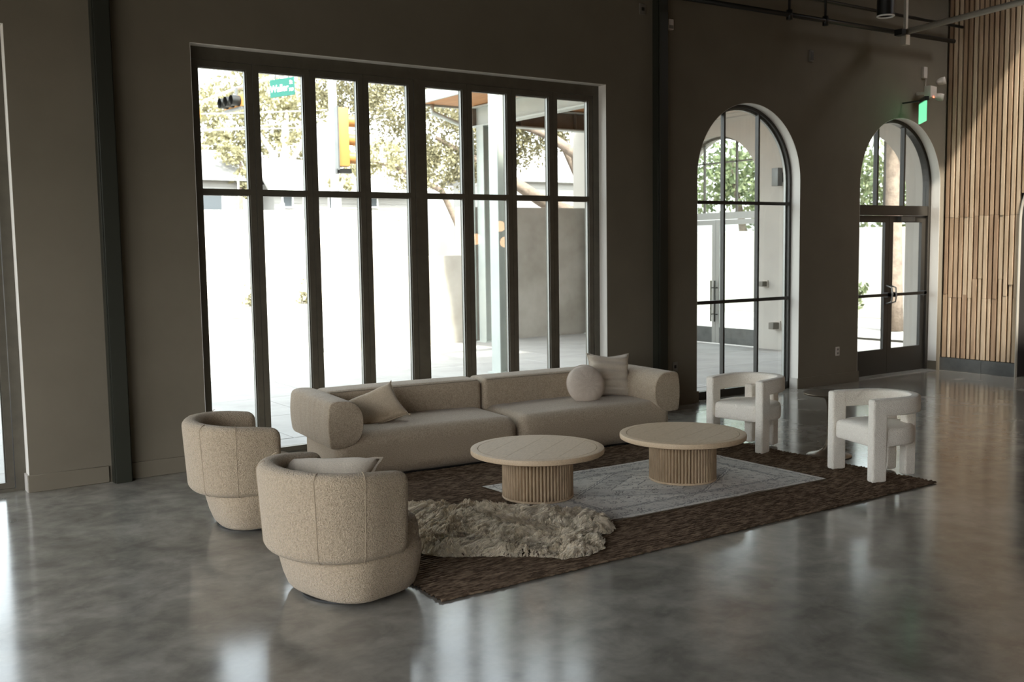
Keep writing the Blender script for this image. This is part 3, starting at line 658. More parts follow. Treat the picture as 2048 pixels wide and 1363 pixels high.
# potted bush by the arch
t = empty('garden_bush', (19.5, 5.6, 0), label='low green bush behind the nearer wing arch', cat='bush'); leaf_cloud([(0, 0, .8, .55), (.3, .5, .6, .45)], 900, .07, M['leaf_green'], t)

# ------------------------------------------------------------------ houses across the street
def gable(bm, x0, x1, y0, y1, ze, zr, ov=.4, th=.12):
    """roof with ridge along x"""
    yc = (y0+y1)/2
    for s, ya in ((1, y0-ov), (-1, y1+ov)):
        zo = ze - ov*(zr-ze)/((y1-y0)/2)
        v = [bm.verts.new(p) for p in ((x0-ov, ya, zo), (x1+ov, ya, zo), (x1+ov, yc, zr), (x0-ov, yc, zr), (x0-ov, ya, zo+th), (x1+ov, ya, zo+th), (x1+ov, yc, zr+th), (x0-ov, yc, zr+th))]
        for f in ((0,1,2,3),(7,6,5,4),(0,4,5,1),(1,5,6,2),(3,2,6,7),(0,3,7,4)): bm.faces.new([v[i] for i in f])
def house(label, x0, x1, y0, y1, ze, zr, wins, rz=0):
    t = empty('house', (x0, y0, 0), rz, label=label, cat='house', group='pale houses across the street')
    W_, D_ = x1-x0, y1-y0
    box('wall', 0, W_, 0, D_, -.05, ze, M['tile_white'], t)
    for k in range(int((ze-3.2)/.22)): box('siding_board', 0, W_, -.02, .0, 3.3+k*.22, 3.3+k*.22+.19, M['tile_white'], t)
    bm = bmesh.new(); gable(bm, 0, W_, 0, D_, ze, zr); fin('roof', bm, M['roof_pale'], t)
    box('eave_board', -.4, W_+.4, -.46, -.40, ze-.32, ze-.10, M['paint_grey'], t)
    for a, b, c, d in wins:
        f = box('window', a, b, -.06, -.02, c, d, M['white'], t); box('pane', a+.07, b-.07, -.068, -.055, c+.07, d-.07, M['win_dark'], f)
house('white boarded house with a long low roof at the left of the view', 7.5, 14.0, 30.4, 32.4, 5.15, 6.0, [(5.0, 5.9, 3.6, 4.5)])
house('white house with a row of windows behind the second and third leaves', 15.2, 21.6, 29.6, 32.2, 4.75, 5.7, [(.3, .8, 3.75, 4.35), (1.2, 1.75, 3.7, 4.4), (2.3, 2.9, 3.7, 4.4), (4.0, 4.6, 3.8, 4.5)])
house('distant white house beyond the oak', 25.0, 31.0, 27.0, 32.0, 5.2, 6.4, [(3.4, 4.0, 3.9, 4.7)])

# ------------------------------------------------------------------ traffic lights, street sign, wires
PX, PY = 9.03, 10.30
t = empty('signal_pole', (PX, PY, 0), label='pale traffic signal pole with a long mast arm over the street', cat='pole')
bm = bmesh.new(); tube(bm, [(0, 0, -.05), (0, 0, 6.2)], [.10, .08], 12); fin('pole', bm, M['white'], t, True)
bm = bmesh.new(); tube(bm, [(0, 0, 5.82), (.72, 3.3, 6.33), (.80, 8.1, 6.52), (.70, 10.5, 6.50)], [.07, .055, .045, .035], 10); fin('mast_arm', bm, M['wire'], t, True)
# upright signal seen from the side
t = empty('traffic_signal', (PX-.02, PY-.52, 3.66), math.radians(-12), label='upright yellow traffic signal on the pale pole', cat='traffic light')
box('backplate', -.16, -.13, -.18, .14, 0, 1.28, M['base_metal'], t); box('housing', -.13, .09, -.13, .12, .08, 1.25, M['yellow'], t, .012)
box('lower_bracket', -.17, .13, -.10, .10, -.06, .03, M['black'], t); box('upper_bracket', -.04, .0, .0, .5, 1.1, 1.14, M['base_metal'], t); box('side_bracket', -.04, .0, .0, .5, .2, .24, M['base_metal'], t)
for k in range(3):
    bm = bmesh.new(); tube(bm, [(.09, 0, .26+.37*k), (.25, 0, .25+.37*k)], [.12, .115], 14, cap=False); f = fin('visor', bm, M['yellow'], t, True)
def hsignal(loc, rz, label):
    t = empty('traffic_signal', loc, rz, label=label, cat='traffic light')
    box('housing', -.60, .60, -.10, .10, -.16, .16, M['yellow'], t, .012); box('hanger', -.05, .05, -.02, .02, .16, .40, M['base_metal'], t)
    box('shelf', -.55, .55, -.13, .0, -.22, -.165, M['base_metal'], t)
    for k in (-1, 0, 1):
        bm = bmesh.new(); tube(bm, [(k*.37, -.10, 0), (k*.37, -.34, .0)], .14, 16, cap=False); tube(bm, [(k*.37, -.12, 0), (k*.37, -.125, 0)], .13, 16)
        fin('visor', bm, M['black'], t, True)
hsignal((9.70, 17.95, 6.08), math.radians(-85), 'yellow traffic signal with three black visors hanging from the mast arm')
hsignal((9.15, 20.4, 6.00), math.radians(-85), 'second yellow traffic signal at the far end of the mast arm')
# street sign
sg = empty('street_sign', (9.45, 14.05, 5.93), math.radians(-70.4), label='green street name sign hanging from the mast arm', cat='street sign')
SWd = .86
box('sign_panel', -SWd/2, SWd/2, -.012, .012, -.20, .22, M['green_sign'], sg, .004, 1)
def text(body, size, loc, parent, m, rot=(PI/2, 0, 0), align='CENTER', ext=.002, nm='lettering'):
    c = bpy.data.curves.new(nm, 'FONT'); c.body = body; c.size = size; c.align_x = align; c.align_y = 'CENTER'; c.extrude = ext; c.materials.append(m); c.offset = size*.012
    tmp = bpy.data.objects.new(nm, c); COL.objects.link(tmp); dg_ = bpy.context.evaluated_depsgraph_get(); me = bpy.data.meshes.new_from_object(tmp.evaluated_get(dg_)); bpy.data.objects.remove(tmp)
    me.materials.clear(); me.materials.append(m); o = bpy.data.objects.new(nm, me); COL.objects.link(o); o.parent = parent; o.location = loc; o.rotation_euler = rot; return o
text('Waller', .235, (-.09, -.016, -.01), sg, M['white']); text('St', .13, (.33, -.016, .10), sg, M['white']); text('700', .105, (.33, -.016, -.07), sg, M['white'])
box('hanger', -.25, -.22, -.01, .01, .22, .36, M['base_metal'], sg); box('hanger', .22, .25, -.01, .01, .22, .36, M['base_metal'], sg)
for i, (a, b, s) in enumerate((((8.0, 26.6, 6.62), (18.5, 20.0, 6.95), .1), ((8.0, 29.5, 6.4), (19.0, 21.9, 6.55), .1), ((8.0, 27.2, 5.9), (18.0, 22.0, 7.0), .1))):
    bm = bmesh.new(); a, b = Vector(a), Vector(b); tube(bm, [a.lerp(b, k/10)-Vector((0, 0, s*math.sin(PI*k/10))) for k in range(11)], .022, 5)
    tag(fin('overhead_cable', bm, M['wire'], smooth=True), ('topmost overhead cable above the street', 'middle overhead cable above the street', 'sloping overhead cable crossing the other two')[i], 'cable', 'overhead cables')

# ================================================================== RUGS
RZ = .022
def jute():
    x0, x1, y0, y1 = 2.86, 7.71, -4.475, -1.27; rows = 88; ns = 420; p = (y1-y0)/rows
    xs_ = np.linspace(0, x1-x0, ns); prof = [(-.5, 0), (-.36, .60), (-.15, .96), (0.05, 1), (.28, .74), (.44, .2)]
    V = np.zeros((rows, len(prof), ns, 3)); 
    for r_ in range(rows):
        ph = rng.uniform(0, 6.28); tw = np.sin(xs_*2*PI/.042 + ph + r_*1.3 + 1.6*np.sin(xs_*3+r_)); wob = .005*np.sin(xs_*5+r_*.07) + .003*np.sin(xs_*23+r_*.9)
        hn = 1 + .35*np.interp(xs_, np.linspace(0, x1-x0, 60), rng.normal(size=60)*.5)
        for j, (a, h) in enumerate(prof):
            V[r_, j, :, 0] = x0 + xs_ + (.0 if 4 < r_ < rows-4 else 0)
            V[r_, j, :, 1] = y0 + (r_+.5+a)*p + wob + .0013*tw*(1 if abs(a) < .45 else .3)
            V[r_, j, :, 2] = .004 + (RZ-.004)*h*(np.clip(.88+.09*tw*hn, .3, 1.15)) 
    e0 = rng.uniform(-.008, .012, rows); e1 = rng.uniform(-.012, .012, rows)
    V[:, :, 0, 0] -= e0[:, None]; V[:, :, -1, 0] += e1[:, None]
    V[:, 0, :, 2] = .004; P = len(prof); G = V.reshape(rows*P, ns, 3)
    idx = np.arange(rows*P*ns).reshape(rows*P, ns)
    Fq = np.stack([idx[:-1, :-1], idx[:-1, 1:], idx[1:, 1:], idx[1:, :-1]], -1).reshape(-1, 4)
    me = bpy.data.meshes.new('jute_weave'); me.vertices.add(G.size//3); me.vertices.foreach_set('co', G.reshape(-1))
    me.loops.add(Fq.size); me.loops.foreach_set('vertex_index', Fq.reshape(-1)); me.polygons.add(len(Fq)); me.polygons.foreach_set('loop_start', np.arange(0, Fq.size, 4)); me.update(calc_edges=True); me.validate(); me.shade_smooth()
    m = mat('jute', (.074, .049, .031), .95, spec=.15, var=(62, (.27, .195, .13), .42, .66, (.16, 1, .1)))
    t = empty('jute_rug', ((x0+x1)/2, (y0+y1)/2, 0), label='large dark brown braided jute rug under the seating', cat='rug')
    o = link('braided_rows', me, m, t, (-(x0+x1)/2, -(y0+y1)/2, 0)); o['kind'] = 'stuff'
    box('backing', -(x1-x0)/2+.01, (x1-x0)/2-.01, -(y1-y0)/2+.01, (y1-y0)/2-.01, .0005, .0045, M['backing'], t)
    bm = bmesh.new()
    for yy in (-(y1-y0)/2-.002, (y1-y0)/2+.002):
        bm = bmesh.new(); tube(bm, [(-(x1-x0)/2+q*(x1-x0)/160, yy+.004*math.sin(q*2.1)+.004*math.sin(q*.37), .010+.003*math.sin(q*3.3)) for q in range(161)], .0085, 6); fin('bound_edge', bm, m, t, True)
jute()
def pale_rug():
    t = empty('patterned_rug', (5.78, -3.06, 0), label='faded grey patterned rug layered over the jute rug', cat='rug')
    A, B, C, D = (4.53, -2.30), (7.03, -2.38), (7.03, -3.88), (4.60, -3.80)   # back-left, back-right, front-right, front-left
    nx, ny = 80, 50; bm = bmesh.new(); uv = bm.loops.layers.uv.new('UVMap'); G = []
    for j in range(ny+1):
        row = []
        for i in range(nx+1):
            u_, v_ = i/nx, j/ny
            p = Vector(D).lerp(Vector(C), u_).lerp(Vector(A).lerp(Vector(B), u_), v_)
            edge = min(u_, 1-u_, v_, 1-v_); z = .0285 + .0015*math.sin(u_*14+v_*3) + (.003*math.sin(u_*31)+.003*math.sin(u_*11+1) if v_ < .02 else 0)
            row.append((bm.verts.new((p.x-5.78, p.y+3.06+(.004*math.sin(u_*40) if v_ in (0, 1) else 0), z)), (u_*2.45, v_*1.5)))
        G.append(row)
    for j in range(ny):
        for i in range(nx):
            q = [G[j][i], G[j][i+1], G[j+1][i+1], G[j+1][i]]; f = bm.faces.new([a[0] for a in q])
            for lp, a in zip(f.loops, q): lp[uv].uv = a[1]
    bmesh.ops.solidify(bm, geom=bm.faces[:], thickness=.005)
    m = bpy.data.materials.new('faded_medallion_rug'); m.use_nodes = True; n, l = m.node_tree.nodes, m.node_tree.links; b = n['Principled BSDF']
    b.inputs['Roughness'].default_value = .7; b.inputs['Specular IOR Level'].default_value = .4; b.inputs['Sheen Weight'].default_value = .3
    uvn = n.new('ShaderNodeUVMap'); sp = n.new('ShaderNodeSeparateXYZ')
    def mth(op, a, b_=None, c_=None):
        x = n.new('ShaderNodeMath'); x.operation = op
        for k_, q in enumerate((a, b_, c_)):
            if q is None: continue
            if isinstance(q, (int, float)): x.inputs[k_].default_value = q
            else: l.new(q, x.inputs[k_])
        return x.outputs[0]
    nz = n.new('ShaderNodeTexNoise'); nz.inputs['Scale'].default_value = 22; nz.inputs['Detail'].default_value = 3; l.new(uvn.outputs[0], nz.inputs['Vector'])
    l.new(uvn.outputs[0], sp.inputs[0]); X, Y = sp.outputs[0], sp.outputs[1]
    wob = mth('MULTIPLY', mth('SUBTRACT', nz.outputs[0], .5), .05)
    ax = mth('ABSOLUTE', mth('SUBTRACT', X, 1.225)); ay = mth('ABSOLUTE', mth('SUBTRACT', Y, .75))
    ex = mth('SUBTRACT', 1.225, ax); ey = mth('SUBTRACT', .75, ay); e = mth('ADD', mth('MINIMUM', ex, ey), wob)
    def band(v, a, c): return mth('MULTIPLY', mth('GREATER_THAN', v, a), mth('LESS_THAN', v, c))
    lines = band(e, .055, .068)
    for a, c in ((.235, .25), (.262, .275), (.085, .092)): lines = mth('MAXIMUM', lines, band(e, a, c))
    med = mth('ADD', mth('ADD', mth('MULTIPLY', ax, .62), ay), wob)      # lozenge medallion
    for a, c in ((.50, .515), (.53, .54), (.30, .312), (.12, .135)): lines = mth('MAXIMUM', lines, mth('MULTIPLY', band(med, a, c), mth('GREATER_THAN', e, .28)))
    v1 = n.new('ShaderNodeTexVoronoi'); v1.inputs['Scale'].default_value = 12; v1.distance = 'MANHATTAN'; v1.inputs['Randomness'].default_value = .9
    sym = n.new('ShaderNodeCombineXYZ'); l.new(mth('ADD', ax, wob), sym.inputs[0]); l.new(mth('ADD', ay, wob), sym.inputs[1]); l.new(sym.outputs[0], v1.inputs['Vector'])
    v2 = n.new('ShaderNodeTexVoronoi'); v2.inputs['Scale'].default_value = 22; l.new(sym.outputs[0], v2.inputs['Vector'])
    mot = mth('MAXIMUM', band(v1.outputs['Distance'], .34, .50), mth('LESS_THAN', v1.outputs['Distance'], .17))
    mot = mth('MAXIMUM', mot, mth('MULTIPLY', band(v2.outputs['Distance'], .30, .42), .6))
    field = mth('MULTIPLY', band(med, .312, .50), .35); border = mth('MULTIPLY', band(e, .10, .235), .18)
    n2 = n.new('ShaderNodeTexNoise'); n2.inputs['Scale'].default_value = 3.2; n2.inputs['Detail'].default_value = 7; l.new(uvn.outputs[0], n2.inputs['Vector'])
    fade = n.new('ShaderNodeMapRange'); fade.inputs[1].default_value = .36; fade.inputs[2].default_value = .62; fade.inputs[3].default_value = .4; fade.inputs[4].default_value = 1; l.new(n2.outputs[0], fade.inputs[0])
    val = mth('MULTIPLY', mth('ADD', mth('MULTIPLY', mot, .95), mth('ADD', field, border)), fade.outputs[0])
    mx = n.new('ShaderNodeMix'); mx.data_type = 'RGBA'; l.new(val, mx.inputs[0]); mx.inputs[6].default_value = (.88, .84, .76, 1); mx.inputs[7].default_value = (.19, .16, .13, 1)
    m2 = n.new('ShaderNodeMix'); m2.data_type = 'RGBA'; l.new(mth('MULTIPLY', lines, .85), m2.inputs[0]); l.new(mx.outputs[2], m2.inputs[6]); m2.inputs[7].default_value = (.24, .22, .195, 1)
    l.new(m2.outputs[2], b.inputs['Base Color'])
    o = fin('rug_cloth', bm, m, t, True)
    bm = bmesh.new()
    for (p, q) in ((D, C), (A, B)):
        bm = bmesh.new(); tube(bm, [(p[0]+(q[0]-p[0])*k/60-5.78, p[1]+(q[1]-p[1])*k/60+3.06, .026) for k in range(61)], .004, 6); fin('bound_edge', bm, M['seam'], t)
pale_rug()
def sheepskin():
    out = [(3.75,-2.42),(3.82,-2.58),(4.01,-2.75),(4.15,-2.85),(4.18,-2.95),(4.30,-2.92),(4.36,-2.98),(4.36,-3.06),(4.41,-3.17),(4.48,-3.24),(4.57,-3.33),(4.65,-3.46),(4.73,-3.52),(4.74,-3.67),(4.66,-3.87),(4.58,-4.0),(4.47,-4.06),(4.37,-4.02),(4.30,-4.2),(4.22,-4.30),(4.06,-4.36),(3.85,-4.32),(3.8,-4.22),(3.63,-4.08),(3.42,-3.94),(3.29,-3.85),(3.2,-3.72),(3.18,-3.5),(3.24,-3.25),(3.30,-2.95),(3.42,-2.68),(3.58,-2.48)]
    c0 = Vector((3.95, -3.4)); P = [(p[0]-c0.x, p[1]-c0.y) for p in out]
    PX_ = np.array([p[0] for p in P]); PY_ = np.array([p[1] for p in P])
    def inside(x, y):
        c = np.zeros(x.shape, bool); j = len(P)-1
        for i in range(len(P)):
            cond = ((PY_[i] > y) != (PY_[j] > y)) & (x < (PX_[j]-PX_[i])*(y-PY_[i])/(PY_[j]-PY_[i]+1e-12)+PX_[i]); c ^= cond; j = i
        return c
    def edge(x, y):
        d = np.full(x.shape, 9.0)
        for i in range(len(P)):
            a = np.array(P[i]); b = np.array(P[(i+1) % len(P)]); ab = b-a; t_ = np.clip(((x-a[0])*ab[0]+(y-a[1])*ab[1])/(ab@ab), 0, 1)
            d = np.minimum(d, np.hypot(x-a[0]-t_*ab[0], y-a[1]-t_*ab[1]))
        return d
    def hgt(x, y):
        f = np.array([noise.noise(Vector((a*7, b*13, 1))) + .6*noise.noise(Vector((a*18, b*26, 4))) for a, b in zip(x, y)])
        return np.clip(.030 + .046*f, .004, .095)
    t = empty('sheepskin', (c0.x, c0.y, 0), label='shaggy beige sheepskin thrown over the rug corner by the first table', cat='sheepskin')
    # pelt
    bm = bmesh.new(); g = .035; V = {}
    xs_ = np.arange(min(PX_), max(PX_), g); ys_ = np.arange(min(PY_), max(PY_), g)
    XX, YY = np.meshgrid(xs_, ys_, indexing='ij'); IN = inside(XX, YY); ED = edge(XX, YY); HH = hgt(XX.ravel(), YY.ravel()).reshape(XX.shape)*np.clip(ED/.05, 0, 1) + .027
    for i in range(len(xs_)):
        for j in range(len(ys_)):
            if IN[i, j]: V[i, j] = bm.verts.new((XX[i, j], YY[i, j], HH[i, j]))
    for (i, j) in list(V):
        q = [(i, j), (i+1, j), (i+1, j+1), (i, j+1)]
        if all(k in V for k in q): bm.faces.new([V[k] for k in q])
    wool = mat('wool', (.80, .71, .56), .95, spec=.15, var=(26, (.58, .50, .37), .38, .62), sheen=.3)
    fin('pelt', bm, wool, t, True)
    # curly locks
    N = 120000; x = rng.uniform(min(PX_), max(PX_), N*2); y = rng.uniform(min(PY_), max(PY_), N*2); k = inside(x, y); x, y = x[k][:N], y[k][:N]; n_ = len(x)
    ed = edge(x, y); h = hgt(x, y)*np.clip(ed/.05, .25, 1)+.027
    # clump centres pull the tips together
    nc = 5200; cx = rng.uniform(min(PX_), max(PX_), nc); cy_ = rng.uniform(min(PY_), max(PY_), nc)
    gi = {}; 
    for q in range(nc): gi.setdefault((int(cx[q]//.03), int(cy_[q]//.03)), []).append(q)
    tx, ty = np.zeros(n_), np.zeros(n_)
    for q in range(n_):
        a, b = int(x[q]//.03), int(y[q]//.03); best = None
        for da in (-1, 0, 1):
            for db in (-1, 0, 1):
                for c in gi.get((a+da, b+db), ()):
                    dd = (cx[c]-x[q])**2+(cy_[c]-y[q])**2
                    if best is None or dd < best[0]: best = (dd, c)
        if best: tx[q] = cx[best[1]]-x[q]; ty[q] = cy_[best[1]]-y[q]
    fl_x = np.array([noise.noise(Vector((a*4, b*4, 9))) for a, b in zip(x, y)])*.05; fl_y = np.array([noise.noise(Vector((a*4, b*4, 19))) for a, b in zip(x, y)])*.05 - .012
    L = rng.uniform(.014, .034, n_); pts = []
    for s in (0, .5, 1.0):
        pts.append(np.stack([x+tx*.7*s+fl_x*s*s+rng.normal(size=n_)*.0035*s, y+ty*.7*s+fl_y*s*s+rng.normal(size=n_)*.0035*s, h-.006+L*s*(1-.25*s)], 1))
    wd = rng.normal(size=(n_, 3)); wd[:, 2] *= .2; wd /= np.linalg.norm(wd, axis=1)[:, None]
    ring = []
    for s, p in zip((.0017, .0016, .0007), pts): ring += [p-wd*s, p+wd*s]
    A = np.stack(ring, 1).reshape(-1, 3); base = np.arange(n_)[:, None]*6
    Fq = np.concatenate([base+np.array([0, 1, 3, 2]), base+np.array([2, 3, 5, 4])]).astype(int)
    me = bpy.data.meshes.new('wool_pile'); me.vertices.add(len(A)); me.vertices.foreach_set('co', A.reshape(-1)); me.loops.add(Fq.size); me.loops.foreach_set('vertex_index', Fq.reshape(-1))
    me.polygons.add(len(Fq)); me.polygons.foreach_set('loop_start', np.arange(0, Fq.size, 4)); me.update(calc_edges=True)
    o = link('wool_pile', me, wool, t); o['kind'] = 'stuff'
sheepskin()

# ================================================================== SOFA
SO = empty('sofa', (3.55, -1.411, .010), math.radians(-5), label='long beige linen sofa with rolled arms in front of the folding window', cat='sofa')
def cushion_block(name, x0, x1, y0, y1, z0, z1, r, m, parent, crown=0.0, rbot=None, seg=6):
    """soft block: grid box whose edges are rounded by distance"""
    bm = bmesh.new(); nx, ny, nz = [max(2, int(d/.05)) for d in (x1-x0, y1-y0, z1-z0)]
    bmesh.ops.create_cube(bm, size=2.0)
    bmesh.ops.subdivide_edges(bm, edges=bm.edges[:], cuts=22, use_grid_fill=True)
    hx, hy, hz = (x1-x0)/2, (y1-y0)/2, (z1-z0)/2; c = Vector(((x0+x1)/2, (y0+y1)/2, (z0+z1)/2))
    rx, ry, rz_ = (min(r, q*.98) for q in (hx, hy, hz))
    for v in bm.verts:
        def warp(t_, h_, r_):   # concentrate loops near the edges
            s = 1 if t_ >= 0 else -1; a = abs(t_); k = r_/h_
            return s*(a/.5*(1-k)*h_ if a < .5 else (1-k)*h_ + (a-.5)/.5*k*h_)
        p = Vector((warp(v.co.x, hx, rx), warp(v.co.y, hy, ry), warp(v.co.z, hz, rz_)))
        q = Vector((max(-hx+rx, min(hx-rx, p.x)), max(-hy+ry, min(hy-ry, p.y)), max(-hz+rz_, min(hz-rz_, p.z))))
        if rbot is not None and p.z < -hz+rz_:
            r2 = rbot; q = Vector((max(-hx+r2, min(hx-r2, p.x)), max(-hy+r2, min(hy-r2, p.y)), max(-hz+r2, p.z))); 
            d = p-q
            if p.z < -hz+r2 or True:
                e = Vector((d.x/r2, d.y/r2, d.z/r2)); L_ = e.length; m_ = max(abs(e.x), abs(e.y), abs(e.z))
                p = q + (e*(m_/L_)*r2 if L_ > 1e-6 else Vector()); 
                # blend with the upper radius on the vertical edges
        else:
            d = p-q; e = Vector((d.x/rx, d.y/ry, d.z/rz_)); L_ = e.length; m_ = max(abs(e.x), abs(e.y), abs(e.z))
            if L_ > 1e-6: e = e*(m_/L_); p = q + Vector((e.x*rx, e.y*ry, e.z*rz_))
        if crown and p.z > 0:
            p.z += crown*(1-(p.x/hx)**2)*(1-(p.y/hy)**2)*(p.z/hz)
        v.co = p + c
    return fin(name, bm, m, parent, True)
# seats reach the floor; arms and backs overhang
SPL = 1.90
for a, b in ((.074, SPL-.004), (SPL+.004, 3.73)):
    cushion_block('seat', a, b, 0.0, .98, .012, .425, .125, M['sofa'], SO, .022)
for a, b in ((.24, SPL-.006), (SPL+.006, 3.57)):
    s = cushion_block('backrest', a, b, .77, 1.14, .34, .705, .060, M['sofa'], SO, .012)
    bm = bmesh.new(); tube(bm, [(a+.05, .790, .692), (b-.05, .790, .692)], .004, 6); fin('piping', bm, M['seam'], s)
box('plinth', .12, 3.69, .06, .92, .0, .02, M['black'], SO)
def rolled_arm(mirror):
    prof = []      # D section, outer face at n=0, inner roll towards +n
    zb, zt, W_ = .315, .725, .315
    prof += [(.040, zb-.003), (.014, zb+.003), (.003, zb+.022)]
    for k in range(1, 6): prof.append((-.012*math.sin(PI*k/6), zb+.04+(zt-zb-.09)*k/6))
    prof += [(.002, zt-.045), (.015, zt-.018), (.04, zt-.004), (.09, zt+.004)]
    for k in range(1, 16):
        a = PI/2 - PI*.97*k/15; sg = 1 if math.sin(a) > 0 else -1; prof.append((W_-.185+.185*abs(math.cos(a))**.86, (zb+zt)/2+(zt-zb)/2*sg*abs(math.sin(a))**.86+.002))
    prof += [(.13, zb-.004), (.09, zb-.003)]
    cx_ = sum(p[0] for p in prof)/len(prof); cz_ = sum(p[1] for p in prof)/len(prof)
    L_ = 1.14; R_ = []
    for (v_, s) in ((0, .02), (0, .5), (.001, .955), (.004, .975), (.012, .993), (.022, 1), (.2, 1), (.4, 1.004), (.6, 1.006), (.8, 1.004), (L_-.10, 1), (L_-.05, .985), (L_-.02, .95), (L_-.004, .88), (L_, .78), (L_, .4), (L_, .02)):
        ring = []
        for a, z in prof:
            aa, zz = cx_+(a-cx_)*s, cz_+(z-cz_)*s
            if .05 < v_ < L_-.05 and a < .05: aa -= .008*math.sin(v_*21)*.6
            ring.append(((3.81-aa) if mirror else aa, v_-.006, zz))
        R_.append(ring)
    bm = bmesh.new(); loft(bm, R_, cap=True)
    o = fin('arm', bm, M['sofa_arm'], SO, True, angle=38)
    bm = bmesh.new()
    ring = [((3.81-(cx_+(a-cx_)*.97)) if mirror else cx_+(a-cx_)*.97, -.0005+.006, cz_+(z-cz_)*.97) for a, z in prof]
    tube(bm, ring+[ring[0]], .0042, 6); fin('piping', bm, M['sofa'], o, True)
rolled_arm(False); rolled_arm(True)

# ------------------------------------------------------------------ cushions
def pillow(name, W_, H_, T_, m, loc, rot, label, round_=False, pinch=.10, flange=0, tassel=False, ribs=0, seed=1):
    bm = bmesh.new(); n_ = 26; random.seed(seed)
    for s in (1, -1):
        G = []
        for j in range(n_+1):
            row = []
            for i in range(n_+1):
                u_, v_ = 2*i/n_-1, 2*j/n_-1
                if round_:
                    r_ = max(abs(u_), abs(v_)); a = math.atan2(v_, u_) if (u_ or v_) else 0; x, y_ = r_*math.cos(a)*W_/2, r_*math.sin(a)*H_/2
                    th = T_/2*math.sqrt(max(0, 1-r_**2.4)) * (1 + .05*math.sin(a*11+seed)*r_)
                else:
                    k = 1-pinch*(1-abs(v_)**1.5)*abs(u_)**3; k2 = 1-pinch*(1-abs(u_)**1.5)*abs(v_)**3
                    x, y_ = u_*W_/2*k, v_*H_/2*k2
                    th = T_/2*(max(0, (1-u_**4)*(1-v_**4)))**.55
                    if ribs: th *= 1+.16*math.sin(v_*ribs+.6*math.sin(u_*3))
                th += .007*noise.noise(Vector((x*9, y_*9, seed*3+s)))*(1 if th > .005 else 0)
                row.append(bm.verts.new((x, s*th, y_)))
            G.append(row)
        for j in range(n_):
            for i in range(n_): bm.faces.new((G[j][i], G[j][i+1], G[j+1][i+1], G[j+1][i]))
    bmesh.ops.remove_doubles(bm, verts=bm.verts, dist=.0008)
    t = fin(name, bm, m, None, True); t.location = loc; t.rotation_euler = rot; tag(t, label, 'cushion')
    if not round_:
        bm = bmesh.new(); P_ = []
        for (ua, va, ub, vb) in ((-1,-1,1,-1),(1,-1,1,1),(1,1,-1,1),(-1,1,-1,-1)):
            for q in range(12):
                u_, v_ = ua+(ub-ua)*q/12, va+(vb-va)*q/12
                P_.append((u_*W_/2*(1-pinch*(1-abs(v_)**1.5)*abs(u_)**3), 0, v_*H_/2*(1-pinch*(1-abs(u_)**1.5)*abs(v_)**3)))
        if flange:
            A_ = [bm.verts.new(p) for p in P_]; B_ = [bm.verts.new((p[0]*(1+flange), .004*math.sin(i*1.7), p[2]*(1+flange*W_/H_))) for i, p in enumerate(P_)]
            for k in range(len(P_)): bm.faces.new((A_[k], A_[(k+1)%len(P_)], B_[(k+1)%len(P_)], B_[k]))
            bmesh.ops.solidify(bm, geom=bm.faces[:], thickness=.004); fin('flange', bm, m, t, True)
        else:
            tube(bm, P_+[P_[0]], .005, 6); fin('seam_edge', bm, m, t, True)
    else:
        bm = bmesh.new(); tube(bm, [(W_/2*math.cos(2*PI*k/40), 0, H_/2*math.sin(2*PI*k/40)) for k in range(41)], .004, 6); fin('seam_edge', bm, m, t, True)
    if tassel:
        for sx in (-1, 1):
            for sz in (-1, 1):
                bm = bmesh.new()
                for k in range(9): 
                    d = Vector((sx*random.uniform(.2, 1), random.uniform(-.6, .6), sz*random.uniform(.2, 1))).normalized()*random.uniform(.02, .035); p = Vector((sx*W_/2*.985, 0, sz*H_/2*.985)); tube(bm, [p, p+d*.5, p+d], [.004, .003, .0015], 4)
                fin('tassel', bm, m, t, True)
    return t
pillow('throw_cushion', .52, .40, .16, M['cush_lin'], (4.20, -.97, .56), (math.radians(-46), math.radians(-20), math.radians(-14)), 'beige linen cushion with corner tassels leaning on the left sofa arm', tassel=True, seed=3)
pillow('throw_cushion', .50, .48, .18, M['cush_ribbed'], (6.93, -1.11, .660), (math.radians(-14), math.radians(3), math.radians(-14)), 'square cream ribbed fleece cushion standing by the right sofa arm', ribs=17, pinch=.17, seed=5)
pillow('throw_cushion', .43, .41, .19, M['cush_white'], (6.51, -1.23, .615), (math.radians(-16), 0, math.radians(-12)), 'round blush fleece cushion in front of the square one', round_=True, seed=8)

